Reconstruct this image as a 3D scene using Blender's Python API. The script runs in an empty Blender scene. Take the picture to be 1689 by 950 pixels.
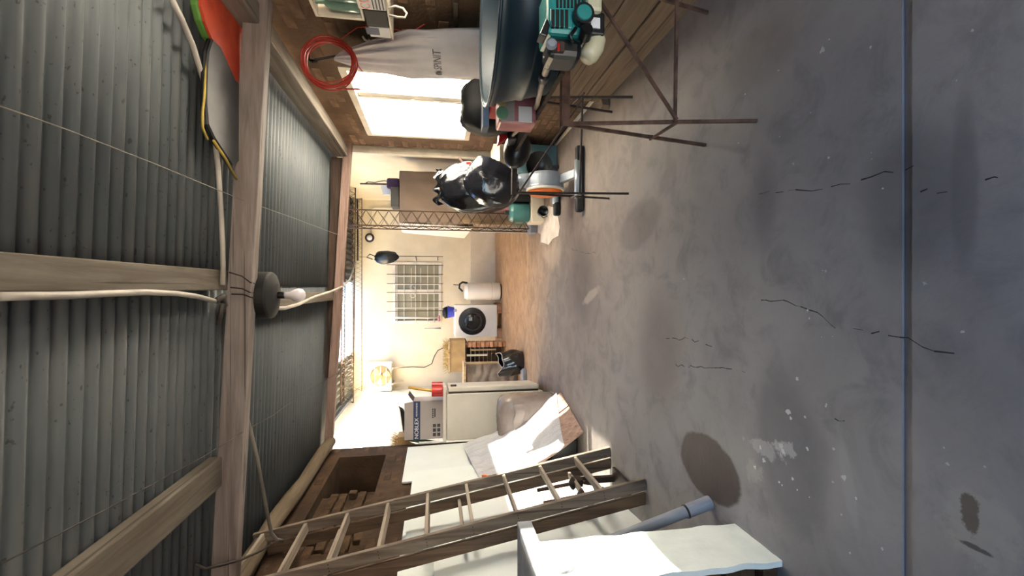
import bpy, bmesh, math, random
from mathutils import Vector, Matrix, noise
R = random.Random(7)
SC = bpy.context.scene
COL = SC.collection
# ---------------------------------------------------------------- camera (photo is a portrait shot lying on its side: image left = up)
F, H = 755.0, 1.35
PITCH = math.atan(126.5 / F)
VV = Vector((0, math.cos(PITCH), -math.sin(PITCH)))
UU = Vector((0, math.sin(PITCH), math.cos(PITCH)))
cam = bpy.data.cameras.new('camera'); cam.sensor_fit = 'HORIZONTAL'; cam.sensor_width = 36
cam.lens = 36 * F / 1689; cam.clip_start = .02; cam.clip_end = 300
camo = bpy.data.objects.new('camera', cam); COL.objects.link(camo)
ax, ay, az = -UU, Vector((1, 0, 0)), -VV
camo.matrix_world = Matrix(((ax.x, ay.x, az.x, 0), (ax.y, ay.y, az.y, 0), (ax.z, ay.z, az.z, H), (0, 0, 0, 1)))
SC.camera = camo
# ---------------------------------------------------------------- sky, sun, exposure
W = bpy.data.worlds.new('sky'); SC.world = W; W.use_nodes = True
nt = W.node_tree
sky = nt.nodes.new('ShaderNodeTexSky'); sky.sky_type = 'NISHITA'; sky.sun_disc = False
sky.sun_elevation = math.radians(32); sky.sun_rotation = math.radians(85); sky.air_density = 1.0; sky.dust_density = 1.2; sky.ozone_density = 2.0
nt.links.new(sky.outputs[0], nt.nodes['Background'].inputs[0])
nt.nodes['Background'].inputs[1].default_value = 0.42
sl = bpy.data.lights.new('sun', 'SUN'); sl.energy = 48.0; sl.color = (1.0, .86, .68); sl.angle = math.radians(.6)
so = bpy.data.objects.new('sun', sl); COL.objects.link(so)
so.rotation_euler = Vector((-1, -.09, -.358)).to_track_quat('-Z', 'Y').to_euler(); so.location = (20, 5, 12)
def portal(name, loc, to, sx, sy):
    l = bpy.data.lights.new(name, 'AREA'); l.shape = 'RECTANGLE'; l.size = sx; l.size_y = sy; l.cycles.is_portal = True
    o = bpy.data.objects.new(name, l); COL.objects.link(o); o.location = loc
    o.rotation_euler = Vector(to).to_track_quat('-Z', 'Y').to_euler()
portal('window_light', (1.84, 4.36, 1.5), (-1, 0, 0), 1.4, 1.5)
portal('side_window_light', (1.84, 1.96, 1.5), (-1, 0, 0), 1.4, .8)
portal('doorway_light', (.2, -1.7, 1.0), (0, 1, 0), 2.4, 2.0)
portal('roof_gap_light', (-.6, 8.0, 3.2), (0, 0, -1), 1.5, 4.9)
SC.view_settings.view_transform = 'Standard'; SC.view_settings.look = 'None'
SC.view_settings.gamma = 1; SC.view_settings.use_curve_mapping = False
SC.view_settings.exposure = 1.95
SC.cycles.max_bounces = 10; SC.cycles.diffuse_bounces = 6; SC.cycles.transparent_max_bounces = 12
SC.cycles.sample_clamp_indirect = 6; SC.cycles.use_denoising = True
SC.cycles.caustics_reflective = False; SC.cycles.caustics_refractive = False

# ---------------------------------------------------------------- pixel (1689 x 950) -> point in the room
def ray(x, y):
    return VV - UU * ((x - 844.5) / F) + Vector(((475 - y) / F, 0, 0))
O = Vector((0, 0, H))
def PY(x, y, Y): r = ray(x, y); return O + r * (Y / r.y)
def PZ(x, y, Z=0.0): r = ray(x, y); return O + r * ((Z - H) / r.z)
def PX(x, y, X): r = ray(x, y); return O + r * (X / r.x)
# ---------------------------------------------------------------- mesh builder
XF = {}
def V(*a): return Vector(a[0] if len(a) == 1 else a)
class MB:
    def __init__(s): s.v = []; s.f = []
    def add(s, vs, fs):
        n = len(s.v); s.v += [Vector(p) for p in vs]; s.f += [tuple(i + n for i in f) for f in fs]; return s
    def box(s, c, d, rot=None):
        c = V(c); vs = []
        for i in (-1, 1):
            for j in (-1, 1):
                for k in (-1, 1):
                    p = V(i * d[0] / 2, j * d[1] / 2, k * d[2] / 2); vs.append(c + (rot @ p if rot else p))
        return s.add(vs, [(0, 1, 3, 2), (4, 6, 7, 5), (0, 4, 5, 1), (2, 3, 7, 6), (0, 2, 6, 4), (1, 5, 7, 3)])
    def bb(s, a, b): a = V(a); b = V(b); return s.box((a + b) / 2, [abs(q) for q in (b - a)])
    def bar(s, a, b, w, h, up=(0, 0, 1)):
        a = V(a); b = V(b); d = (b - a).normalized(); sd = d.cross(V(up)).normalized(); u = sd.cross(d)
        vs = [p + sd * (i * w / 2) + u * (j * h / 2) for p in (a, b) for i, j in ((-1, -1), (1, -1), (1, 1), (-1, 1))]
        return s.add(vs, [(0, 3, 2, 1), (4, 5, 6, 7), (0, 1, 5, 4), (1, 2, 6, 5), (2, 3, 7, 6), (3, 0, 4, 7)])
    def tube(s, pts, r, seg=8, closed=False):
        pts = [V(p) for p in pts]; n = len(pts); rs = r if isinstance(r, (list, tuple)) else [r] * n
        vs = []; prev = None
        for i, p in enumerate(pts):
            if closed: d = pts[(i + 1) % n] - pts[i - 1]
            else: d = pts[min(i + 1, n - 1)] - pts[max(i - 1, 0)]
            d.normalize()
            if prev is None:
                a = V(0, 0, 1) if abs(d.z) < .9 else V(1, 0, 0); x = d.cross(a).normalized()
            else:
                x = prev - d * prev.dot(d); x.normalize()
            prev = x; y = d.cross(x)
            for k in range(seg):
                t = 2 * math.pi * k / seg; vs.append(p + (x * math.cos(t) + y * math.sin(t)) * rs[i])
        fs = []
        for i in range(n if closed else n - 1):
            j = (i + 1) % n
            for k in range(seg):
                l = (k + 1) % seg; fs.append((i * seg + k, i * seg + l, j * seg + l, j * seg + k))
        if not closed: fs += [tuple(range(seg))[::-1], tuple((n - 1) * seg + k for k in range(seg))]
        return s.add(vs, fs)
    def lathe(s, prof, c=(0, 0, 0), axis=(0, 0, 1), seg=24):
        c = V(c); z = V(axis).normalized(); a = V(1, 0, 0) if abs(z.x) < .9 else V(0, 1, 0)
        x = (a - z * a.dot(z)).normalized(); y = z.cross(x); vs = []; n = len(prof)
        for r, h in prof:
            for k in range(seg):
                t = 2 * math.pi * k / seg; vs.append(c + z * h + (x * math.cos(t) + y * math.sin(t)) * r)
        fs = [(i * seg + k, i * seg + (k + 1) % seg, (i + 1) * seg + (k + 1) % seg, (i + 1) * seg + k) for i in range(n - 1) for k in range(seg)]
        if prof[0][0] > 1e-5: fs.append(tuple(range(seg))[::-1])
        if prof[-1][0] > 1e-5: fs.append(tuple((n - 1) * seg + k for k in range(seg)))
        return s.add(vs, fs)
    def prism(s, poly, ex):
        poly = [V(p) for p in poly]; ex = V(ex); n = len(poly)
        fs = [tuple(range(n)), tuple(range(2 * n - 1, n - 1, -1))] + [(i, i + n, (i + 1) % n + n, (i + 1) % n) for i in range(n)]
        return s.add(poly + [p + ex for p in poly], fs)
    def grid(s, fn, nu, nv):
        vs = [fn(i / nu, j / nv) for j in range(nv + 1) for i in range(nu + 1)]
        return s.add(vs, [(j * (nu + 1) + i, j * (nu + 1) + i + 1, (j + 1) * (nu + 1) + i + 1, (j + 1) * (nu + 1) + i) for j in range(nv) for i in range(nu)])
    def ball(s, c, rad, fn=None, nu=24, nv=14, rot=None):
        c = V(c); vs = []
        for j in range(nv + 1):
            ph = math.pi * j / nv
            for i in range(nu):
                th = 2 * math.pi * i / nu
                d = V(math.sin(ph) * math.cos(th), math.sin(ph) * math.sin(th), math.cos(ph)); k = fn(d) if fn else 1
                p = V(d.x * rad[0], d.y * rad[1], d.z * rad[2]) * k
                vs.append(c + (rot @ p if rot else p))
        return s.add(vs, [(j * nu + i, j * nu + (i + 1) % nu, (j + 1) * nu + (i + 1) % nu, (j + 1) * nu + i) for j in range(nv) for i in range(nu)])
    def build(s, name, m, parent=None, smooth=False, bevel=0, solid=0, label=None, world=True, sub=0):
        me = bpy.data.meshes.new(name)
        X = XF.get(parent.name) if parent else None
        inv = X.inverted() if (X and world) else None
        me.from_pydata([inv @ p if inv else p for p in s.v], [], s.f)
        bm = bmesh.new(); bm.from_mesh(me); bmesh.ops.remove_doubles(bm, verts=bm.verts, dist=1e-5)
        bmesh.ops.recalc_face_normals(bm, faces=bm.faces); bm.to_mesh(me); bm.free()
        me.materials.append(m)
        if smooth:
            for p in me.polygons: p.use_smooth = True
        o = bpy.data.objects.new(name, me); COL.objects.link(o)
        if parent: o.parent = parent
        XF[o.name] = X.copy() if X else Matrix.Identity(4)
        if solid:
            q = o.modifiers.new('solid', 'SOLIDIFY'); q.thickness = solid; q.offset = 0
        if sub:
            q = o.modifiers.new('sub', 'SUBSURF'); q.levels = sub; q.render_levels = sub
        if bevel:
            q = o.modifiers.new('bevel', 'BEVEL'); q.width = bevel; q.segments = 2; q.limit_method = 'ANGLE'; q.angle_limit = .6
            if smooth is None: pass
        if label: o['label'] = label
        return o
def tag(o, label, cat, group=None):
    o['label'] = label; o['category'] = cat
    if group: o['group'] = group
    return o
def thing(name, label, cat, loc=(0, 0, 0), rz=0, group=None):
    o = bpy.data.objects.new(name, None); COL.objects.link(o); o.location = loc; o.rotation_euler = (0, 0, rz); o.empty_display_size = .1
    XF[o.name] = Matrix.Translation(V(loc)) @ Matrix.Rotation(rz, 4, 'Z')
    return tag(o, label, cat, group)
def struct(o): o['kind'] = 'structure'; return o
def copy_tree(o, parent=None):
    c = o.copy(); COL.objects.link(c)
    if parent: c.parent = parent
    for ch in list(o.children): copy_tree(ch, c)
    return c
def text(s, size, m, parent, org, xd, yd, name='printed_text', ext=.0006):
    cu = bpy.data.curves.new(name, 'FONT'); cu.body = s; cu.size = size; cu.extrude = ext; cu.align_x = 'CENTER'; cu.align_y = 'CENTER'
    tmp = bpy.data.objects.new(name, cu); COL.objects.link(tmp); me = bpy.data.meshes.new_from_object(tmp.evaluated_get(bpy.context.evaluated_depsgraph_get()))
    bpy.data.objects.remove(tmp); me.materials.clear(); me.materials.append(m)
    o = bpy.data.objects.new(name, me); COL.objects.link(o); o.parent = parent
    xd = V(xd).normalized(); yd = V(yd).normalized(); zd = xd.cross(yd)
    M = Matrix(((xd.x, yd.x, zd.x, org[0]), (xd.y, yd.y, zd.y, org[1]), (xd.z, yd.z, zd.z, org[2]), (0, 0, 0, 1)))
    o.matrix_local = XF[parent.name].inverted() @ M; XF['text ' + s] = M
    return o
def rotm(ax_, deg): return Matrix.Rotation(math.radians(deg), 3, ax_)
def nz(p, sc, off=0.0): return noise.noise(V(p) * sc + V(off, off * .7, -off))
# ---------------------------------------------------------------- materials
def C(h): return tuple(((int(h[i:i + 2], 16) / 255 + .055) / 1.055) ** 2.4 if int(h[i:i + 2], 16) > 10 else int(h[i:i + 2], 16) / 255 / 12.92 for i in (0, 2, 4)) + (1,)
class N:
    def __init__(s, name):
        s.m = bpy.data.materials.new(name); s.m.use_nodes = True; s.t = s.m.node_tree; s.b = s.t.nodes['Principled BSDF']
        s.o = s.t.nodes['Material Output']; s.tc = s.t.nodes.new('ShaderNodeTexCoord')
    def n(s, ty, **k):
        q = s.t.nodes.new('ShaderNode' + ty)
        for a, b in k.items(): setattr(q, a, b)
        return q
    def l(s, a, b): s.t.links.new(a, b)
    def coord(s, scale=(1, 1, 1), rot=(0, 0, 0)):
        mp = s.n('Mapping'); mp.inputs['Scale'].default_value = scale; mp.inputs['Rotation'].default_value = rot; s.l(s.tc.outputs['Object'], mp.inputs[0]); return mp.outputs[0]
    def noise(s, sc, det=4, co=None, rough=.55, dist=0):
        q = s.n('TexNoise'); q.inputs['Scale'].default_value = sc; q.inputs['Detail'].default_value = det; q.inputs['Roughness'].default_value = rough
        q.inputs['Distortion'].default_value = dist
        s.l(co if co else s.tc.outputs['Object'], q.inputs['Vector']); return q.outputs['Fac']
    def ramp(s, f, a, b):
        q = s.n('MapRange', interpolation_type='SMOOTHSTEP'); q.inputs[1].default_value = a; q.inputs[2].default_value = b; s.l(f, q.inputs[0]); return q.outputs[0]
    def mix(s, f, a, b):
        q = s.n('Mix', data_type='RGBA')
        if isinstance(f, (int, float)): q.inputs[0].default_value = f
        else: s.l(f, q.inputs[0])
        for sock, val in ((q.inputs[6], a), (q.inputs[7], b)):
            if isinstance(val, tuple): sock.default_value = val
            else: s.l(val, sock)
        return q.outputs[2]
    def math(s, op, a, b=0.0, c=None):
        q = s.n('Math', operation=op)
        for i, val in enumerate((a, b) if c is None else (a, b, c)):
            if isinstance(val, (int, float)): q.inputs[i].default_value = val
            else: s.l(val, q.inputs[i])
        return q.outputs[0]
    def bump(s, h, st, d=.01):
        q = s.n('Bump'); q.inputs['Strength'].default_value = st; q.inputs['Distance'].default_value = d; s.l(h, q.inputs['Height']); s.l(q.outputs[0], s.b.inputs['Normal'])
    def fin(s, col, rough=.6, metal=0.0, spec=.5):
        if isinstance(col, tuple): s.b.inputs['Base Color'].default_value = col
        else: s.l(col, s.b.inputs['Base Color'])
        if isinstance(rough, (int, float)): s.b.inputs['Roughness'].default_value = rough
        else: s.l(rough, s.b.inputs['Roughness'])
        s.b.inputs['Metallic'].default_value = metal; s.b.inputs['Specular IOR Level'].default_value = spec
        return s.m
def pm(name, c1, c2=None, rough=.6, metal=0, sc=6, lo=.35, hi=.65, bump=.0, bsc=60, spec=.5, stretch=(1, 1, 1), rnd=0.0):
    k = N(name); co = k.coord(stretch); col = k.mix(k.ramp(k.noise(sc, 5, co), lo, hi), C(c1), C(c2 or c1))
    if rnd:
        oi = k.n('ObjectInfo'); hs = k.n('HueSaturation'); v = k.math('MULTIPLY_ADD', oi.outputs['Random'], rnd, 1 - rnd / 2); k.l(v, hs.inputs['Value']); k.l(col, hs.inputs['Color']); col = hs.outputs[0]
    if bump: k.bump(k.noise(bsc, 4, co), bump)
    return k.fin(col, rough, metal, spec)
def wood(name, c1, c2, ax_=0, rough=.75, sc=5, bump=.35, knots=True):
    k = N(name); st = [14, 14, 14]; st[ax_] = .9; co = k.coord(tuple(st))
    g = k.noise(sc * .35, 6, co, .65, .6); col = k.mix(k.ramp(g, .3, .7), C(c1), C(c2))
    big = k.noise(2.2, 3); col = k.mix(k.math('MULTIPLY', k.ramp(big, .5, .75), .55), col, C(c2))
    st2 = [8, 8, 8]; st2[ax_] = .12
    crack = k.ramp(k.noise(4, 2, k.coord(tuple(st2)), .4), .34, .31); col = k.mix(k.math('MULTIPLY', crack, .6), col, C('2a211b'))
    k.bump(g, bump, .006); return k.fin(col, rough, 0, .3)
def glass_dusty(name):
    k = N(name); t = k.n('BsdfTransparent'); t.inputs[0].default_value = (.92, .95, .96, 1); d = k.n('BsdfTranslucent'); d.inputs[0].default_value = (.9, .9, .88, 1)
    g = k.n('BsdfGlossy'); g.inputs['Roughness'].default_value = .08
    m1 = k.n('MixShader'); k.l(k.math('MULTIPLY_ADD', k.noise(3, 4), 0.3, .42), m1.inputs[0]); k.l(t.outputs[0], m1.inputs[1]); k.l(d.outputs[0], m1.inputs[2])
    m2 = k.n('MixShader'); m2.inputs[0].default_value = .07; k.l(m1.outputs[0], m2.inputs[1]); k.l(g.outputs[0], m2.inputs[2]); k.l(m2.outputs[0], k.o.inputs[0]); return k.m
def film(name, opac=.45, col=(.8, .8, .82, 1)):
    k = N(name); t = k.n('BsdfTransparent'); k.b.inputs['Base Color'].default_value = col; k.b.inputs['Roughness'].default_value = .12
    co = k.coord((3, 14, 9), (.4, .2, .5)); k.bump(k.noise(3, 6, co, .6, 1.2), .9, .03)
    m = k.n('MixShader'); k.l(k.math('MULTIPLY_ADD', k.noise(9, 4, co), .5, opac - .2), m.inputs[0]); k.l(t.outputs[0], m.inputs[1]); k.l(k.b.outputs[0], m.inputs[2]); k.l(m.outputs[0], k.o.inputs[0]); return k.m
M = {}
M['beam'] = wood('weathered_pine', '8e8682', '6f645e', 0)
M['beam_y'] = wood('weathered_pine_purlin', '716a60', '574f46', 1)
M['plate'] = wood('grey_plate_wood', '8b8378', '6c6358', 1)
M['log'] = wood('peeled_log', '706352', '53483a', 1)
M['beam2'] = wood('pink_pine', '967e74', '755f55', 0)
M['darkwood'] = wood('dark_timber', '4a3a30', '2b211b', 0)
M['plank'] = wood('brown_plank', '7f6c5a', '665544', 1, .7)
M['ladderwood'] = wood('old_ladder_wood', '857a70', '5a4d43', 2, .7)
M['ladderred'] = wood('reddish_ladder_wood', '74604f', '4e3f34', 2, .7)
M['rung'] = wood('worn_rung', 'a09588', '756a60', 1, .7)
M['boardwood'] = wood('pinkish_board', 'a58a7c', '83695d', 2, .6)
M['crate'] = wood('pale_crate_wood', 'c0a888', '8f775b', 2)
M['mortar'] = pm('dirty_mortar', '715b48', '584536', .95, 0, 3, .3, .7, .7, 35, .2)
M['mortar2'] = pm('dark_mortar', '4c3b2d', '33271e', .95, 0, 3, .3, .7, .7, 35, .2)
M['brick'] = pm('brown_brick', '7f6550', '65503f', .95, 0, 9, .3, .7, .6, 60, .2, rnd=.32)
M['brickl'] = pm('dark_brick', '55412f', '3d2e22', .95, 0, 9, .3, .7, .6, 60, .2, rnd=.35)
M['brickred'] = pm('orange_brick', 'b58a6a', '8f6248', .9, 0, 8, .3, .7, .5, 60, .2, rnd=.35)
M['cream'] = pm('cream_plaster', 'ddd0b6', 'cdbfa3', .85, 0, 1.4, .3, .7, .12, 22, .3)
M['cream2'] = pm('greyish_plaster', 'd2c8b8', 'bfb29e', .85, 0, 2, .3, .7, .15, 22, .3)
M['block'] = pm('whitewashed_block', 'e2dac8', 'd0c5ae', .9, 0, 3, .3, .7, .3, 40, .3, rnd=.12)
M['white'] = pm('white_enamel', 'e4e0d8', 'd8d2c8', .35, 0, 2)
M['fridge'] = pm('cream_enamel', 'c6c0b6', 'bab3a8', .45, 0, 2)
M['panel'] = pm('white_melamine', 'd2d8d8', 'c5cbca', .4, 0, 1.3, .35, .7)
M['plaster'] = pm('white_plaster', 'e6ebe6', 'd5dcd8', .85, 0, 5, .3, .75, .3, 30)
M['stone'] = pm('grey_slab', '90939a', '767a82', .8, 0, 8, .3, .7, .4, 60)
M['pvc'] = pm('grey_pvc', '8a8f9a', '7c818c', .45)
M['conduit'] = pm('pale_conduit', 'b0aaa0', '97918a', .5)
M['conduitd'] = pm('dull_conduit', '7b766c', '6a655c', .6)
M['wire'] = pm('dark_wire', '3a332d', '2c2622', .6)
M['wirel'] = pm('pale_string', 'b8b0a4', 'a09890', .7)
M['rust'] = pm('rusty_iron', '6d4f42', '4a342b', .75, .25, 14, .35, .65, .4, 90)
M['rustd'] = pm('dark_iron', '3f3029', '2c221d', .7, .3, 14, .35, .65, .3, 90)
M['lattice'] = pm('rusted_rebar', '5a4330', '3c2c20', .75, .2, 14)
M['frame'] = pm('white_frame', 'd9d0c0', 'c9bfae', .5)
M['alu'] = pm('window_aluminium', 'd0cbc0', 'c0bab0', .45, .1)
M['darkpane'] = pm('window_pane_dark', '928c70', '7c765c', .25, 0, 1.5, .3, .7)
M['black'] = pm('black_plastic', '17171a', '101012', .35)
M['blackm'] = pm('matt_black', '0b0b0b', '070707', .7)
M['blackfilm'] = pm('black_bag_film', '1c1e25', '101116', .16, 0, 6, .3, .7, .5, 9, .8)
M['teal'] = pm('teal_plastic', '2f8f8a', '2a827e', .35)
M['tealjug'] = pm('teal_jug_plastic', '3f6f6c', '355f5d', .3)
M['tub'] = pm('dark_teal_tub', '162a34', '10212a', .5, 0, 3, .3, .7, .05, 30)
M['navy'] = pm('navy_paint', '2b4460', '233850', .5)
M['orange'] = pm('orange_plastic', 'e0701c', 'd0641a', .4)
M['silver'] = pm('silver_plastic', '9aa2ab', '8a929c', .32, .4)
M['red'] = pm('red_plastic', 'b8201c', 'a51a18', .4)
M['redboard'] = pm('red_foam', 'c84a2c', 'b8412a', .55, 0, 9, .4, .6)
M['green'] = pm('green_foam', '5c8a3a', '4e7a32', .6)
M['yellow'] = pm('yellow_foam', 'b9a040', '9a8434', .6)
M['slate'] = pm('slate_foam', '4a4b4e', '3c3d40', .6)
M['redhose'] = pm('red_hose', 'c23a2c', 'a83024', .4)
M['tank'] = pm('cream_tank', 'd8d0b4', 'c8bf9f', .4, 0, 5)
M['sack'] = pm('white_sack', 'c6c2c6', 'b4b0b4', .8, 0, 4, .3, .7, .25, 30)
M['pink'] = pm('pink_package', 'b5777a', '9a5c62', .3, 0, 12)
M['beige'] = pm('beige_lid', 'c0a878', 'b09868', .5)
M['greenlid'] = pm('green_lid', '6a9478', '5c8468', .5)
M['sheet'] = pm('brown_sheet', '9c8a7a', '8d7b6c', .9, 0, 3, .3, .7, .15, 40, .2)
M['card'] = pm('cardboard', 'b09468', '9a7f56', .85, 0, 4)
M['straw'] = pm('straw', 'b89c5c', '96793e', .9, 0, 10)
M['boxgrey'] = pm('printed_carton', 'a29a98', '968e8c', .7, 0, 2)
M['boxnavy'] = pm('navy_print', '27345c', '222e52', .6)
M['ink'] = pm('dark_ink', '3a3a44', '32323a', .6)
M['paper'] = pm('white_print', 'e4e2e0', 'd8d6d4', .7)
M['yellowwood'] = pm('yellow_handle', 'd0a850', 'b89040', .5)
M['blue'] = pm('blue_plastic', '3a44b0', '333c9c', .4)
M['purple'] = pm('purple_cloth', '4a3450', '3c2a42', .8)
M['greyw'] = pm('grey_wrapped', '8a7e78', '6f645f', .25, 0, 3, .3, .7, .5, 8)
M['bulb'] = pm('milky_bulb', 'e0dade', 'd4ced2', .15)
M['acw'] = pm('ac_enamel', 'e8e0cc', 'dcd3bd', .4)
M['acblade'] = pm('ac_blade', 'a8946e', '98845e', .5)
M['acfan'] = pm('ac_fan_dark', '7a6848', '685838', .6)
M['foam'] = pm('grey_fibre', '9b8f84', '7d7268', .9, 0, 7, .3, .7, .8, 14)
M['bottle'] = pm('green_bottle', '7d9a8c', '6a8a7a', .15)
M['dark'] = pm('hollow_dark', '15110e', '0e0b09', .9)
M['glass'] = glass_dusty('dusty_glass')
M['film'] = film('clear_film', .72, (.72, .74, .78, 1))
M['crack'] = pm('crack_dark', '2e2c2c', '242222', .95)
M['splash'] = pm('paint_splash', 'c4c4c8', 'a8a8ae', .8)
M['lime'] = pm('lime_patch', 'c9bfb4', 'b3a89c', .9, 0, 6)
M['ground'] = pm('outside_ground', 'a8a29a', '938d84', .9)
def mk_roof():
    k = N('galvanised_sheet'); big = k.noise(.9, 4); col = k.mix(k.ramp(big, .3, .7), C('585e61'), C('474d50'))
    sp = k.ramp(k.noise(52, 2, k.coord((.6, 1, 1))), .665, .71); col = k.mix(k.math('MULTIPLY', sp, .75), col, C('2f302f'))
    st = k.ramp(k.noise(3, 3, k.coord((.5, 6, 1))), .45, .75); col = k.mix(k.math('MULTIPLY', st, .12), col, C('9a928a'))
    return k.fin(col, .62, .12, .35)
M['roof'] = mk_roof()
def mk_floor():
    k = N('stained_concrete'); sx = k.n('SeparateXYZ'); k.l(k.tc.outputs['Object'], sx.inputs[0]); X, Y = sx.outputs[0], sx.outputs[1]
    n1 = k.noise(1.1, 6, rough=.6); n2 = k.noise(5, 7, rough=.65, dist=.6); n3 = k.noise(38, 4); n4 = k.noise(17, 5, rough=.7)
    col = k.mix(k.ramp(n1, .3, .7), C('7f7c7f'), C('949193')); col = k.mix(k.math('MULTIPLY', k.ramp(n2, .45, .7), .55), col, C('66666b'))
    col = k.mix(k.math('MULTIPLY', k.ramp(k.noise(2.3, 5, k.coord((1, .5, 1))), .55, .72), .45), col, C('8f8c8c'))
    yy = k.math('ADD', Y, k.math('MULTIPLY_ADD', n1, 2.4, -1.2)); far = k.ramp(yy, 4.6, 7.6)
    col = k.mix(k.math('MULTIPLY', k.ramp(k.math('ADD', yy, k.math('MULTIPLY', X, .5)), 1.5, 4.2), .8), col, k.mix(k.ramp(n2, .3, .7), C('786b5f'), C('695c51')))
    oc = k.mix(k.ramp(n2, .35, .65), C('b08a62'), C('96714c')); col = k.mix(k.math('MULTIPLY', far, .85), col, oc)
    def blob(px, py, rx, ry, colr, amt, soft=.3, rot=0, nzs=.5):
        nonlocal col
        c = PZ(px, py); dx = k.math('SUBTRACT', X, c.x); dy = k.math('SUBTRACT', Y, c.y); cs, sn = math.cos(rot), math.sin(rot)
        u = k.math('DIVIDE', k.math('ADD', k.math('MULTIPLY', dx, cs), k.math('MULTIPLY', dy, sn)), rx); v = k.math('DIVIDE', k.math('SUBTRACT', k.math('MULTIPLY', dy, cs), k.math('MULTIPLY', dx, sn)), ry)
        d = k.math('SQRT', k.math('ADD', k.math('MULTIPLY', u, u), k.math('MULTIPLY', v, v))); d = k.math('ADD', d, k.math('MULTIPLY_ADD', n4 if max(rx, ry) < .2 else n2, nzs * (1.8 if max(rx, ry) < .2 else 1), -nzs * (.9 if max(rx, ry) < .2 else .5)))
        mk = k.ramp(d, 1.0, 1.0 - soft); col = k.mix(k.math('MULTIPLY', mk, amt), col, C(colr)); return mk
    wet = blob(1166, 770, .17, .27, '43362f', .85, .12, 0, .45)
    blob(1052, 372, .17, .36, '5a5250', .5, .3, .2, .6); blob(1065, 545, .42, .55, '857d76', .5, .25, 0, .7); blob(960, 470, .5, .45, '4e423c', .5, .6, 0, .8)
    blob(1085, 580, .5, .35, '5a4f4a', .45, .7); blob(1300, 750, .4, .22, '54555c', .55, .5, .2, .9); blob(1500, 330, .3, .2, '54565a', .5, .6); blob(1420, 860, .35, .16, '8f8d92', .5, .5)
    blob(975, 487, .05, .3, 'b0a494', .5, .5, .3, 1.2); blob(870, 420, .6, .1, 'c4a27a', .5, .8, 0, 1.4); blob(910, 420, .2, .5, 'a89684', .5, .6, 0, 1.2); blob(1250, 90, .2, .3, '6b6156', .4, .7)
    blob(1615, 870, .12, .1, '9b9894', .6, .4, 0, 1.0); blob(1260, 330, .25, .1, '55535a', .45, .8, 0, 1.2); blob(1590, 300, .3, .04, '5a5a5e', .45, .5, 0, .8)
    blob(1400, 800, .25, .03, '9a9a9e', .4, .6, .2, 1.6); blob(1260, 740, .04, .1, 'b0b0b4', .5, .4, 0, 2.0); blob(1295, 740, .03, .06, 'b4b4b8', .55, .4, 0, 2.0); blob(1245, 780, .05, .06, 'a6a2a0', .45, .5, 0, 2.0)
    blob(1600, 845, .05, .025, '3f342a', .75, .4, 0, 1.4); blob(1612, 905, .008, .05, '38322e', .8, .5, 0, 1.2)
    k.bump(k.math('ADD', k.math('MULTIPLY', n2, .8), k.math('MULTIPLY', n3, .25)), .35, .012)
    rg = k.math('SUBTRACT', k.math('MULTIPLY_ADD', n2, .25, .5), k.math('MULTIPLY', wet, .15)); return k.fin(col, rg, 0, .4)
M['floor'] = mk_floor()
# ================================================================ THE SETTING
YJ = 1.12
fl = MB()
for a, b in ((-2.2, YJ - .014), (YJ + .014, 10.55)): fl.bb((-2.5, a, -.06), (2.2, b, 0))
fl.bb((-2.5, YJ - .02, -.06), (2.2, YJ + .02, -.007))
floor = struct(fl.build('floor', M['floor']))
struct(MB().bb((-60, -60, -.3), (60, 60, -.062)).build('ground', M['ground']))
CR = [[(1245, 497), (1290, 492), (1335, 512), (1380, 540), (1450, 548), (1500, 560), (1545, 580), (1600, 590), (1680, 620)],
      [(1235, 317), (1290, 318), (1340, 312), (1400, 300), (1440, 287), (1490, 280), (1560, 265)], [(1420, 297), (1470, 303), (1502, 297)],
      [(1630, 297), (1650, 294), (1668, 287)], [(1620, 348), (1636, 345), (1652, 342)], [(1115, 603), (1150, 606), (1180, 605), (1230, 612), (1252, 612)],
      [(1520, 312), (1548, 315), (1570, 322)], [(876, 480), (876, 540), (877, 600), (876, 640)], [(1380, 690), (1390, 694), (1398, 702)], [(1100, 560), (1130, 558), (1165, 566), (1182, 575)],
      [(900, 545), (905, 520), (902, 490), (912, 470)], [(841, 560), (841, 540), (842, 516), (830, 516)], [(940, 410), (965, 418), (985, 416)]]
for ci, c in enumerate(CR):
    mb = MB(); pts = []
    for (x0, y0), (x1, y1) in zip(c, c[1:]):
        a, b = PZ(x0, y0), PZ(x1, y1)
        n_ = max(2, int((b - a).length / .03))
        for i in range(n_):
            p = a.lerp(b, i / n_); pts.append(p + V(R.uniform(-.008, .008), R.uniform(-.008, .008), 0))
    for i in range(len(pts) - 1):
        if ci != 7 and R.random() < .25: continue
        a, b = pts[i], pts[i + 1]; d = (b - a); s_ = V(-d.y, d.x, 0).normalized() * R.uniform(.0006, .0026)
        mb.prism([a - s_, a + s_, b + s_ * .7, b - s_ * .7], (0, 0, .0006))
    mb.build('crack', M['crack'], floor)
mb = MB()
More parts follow.
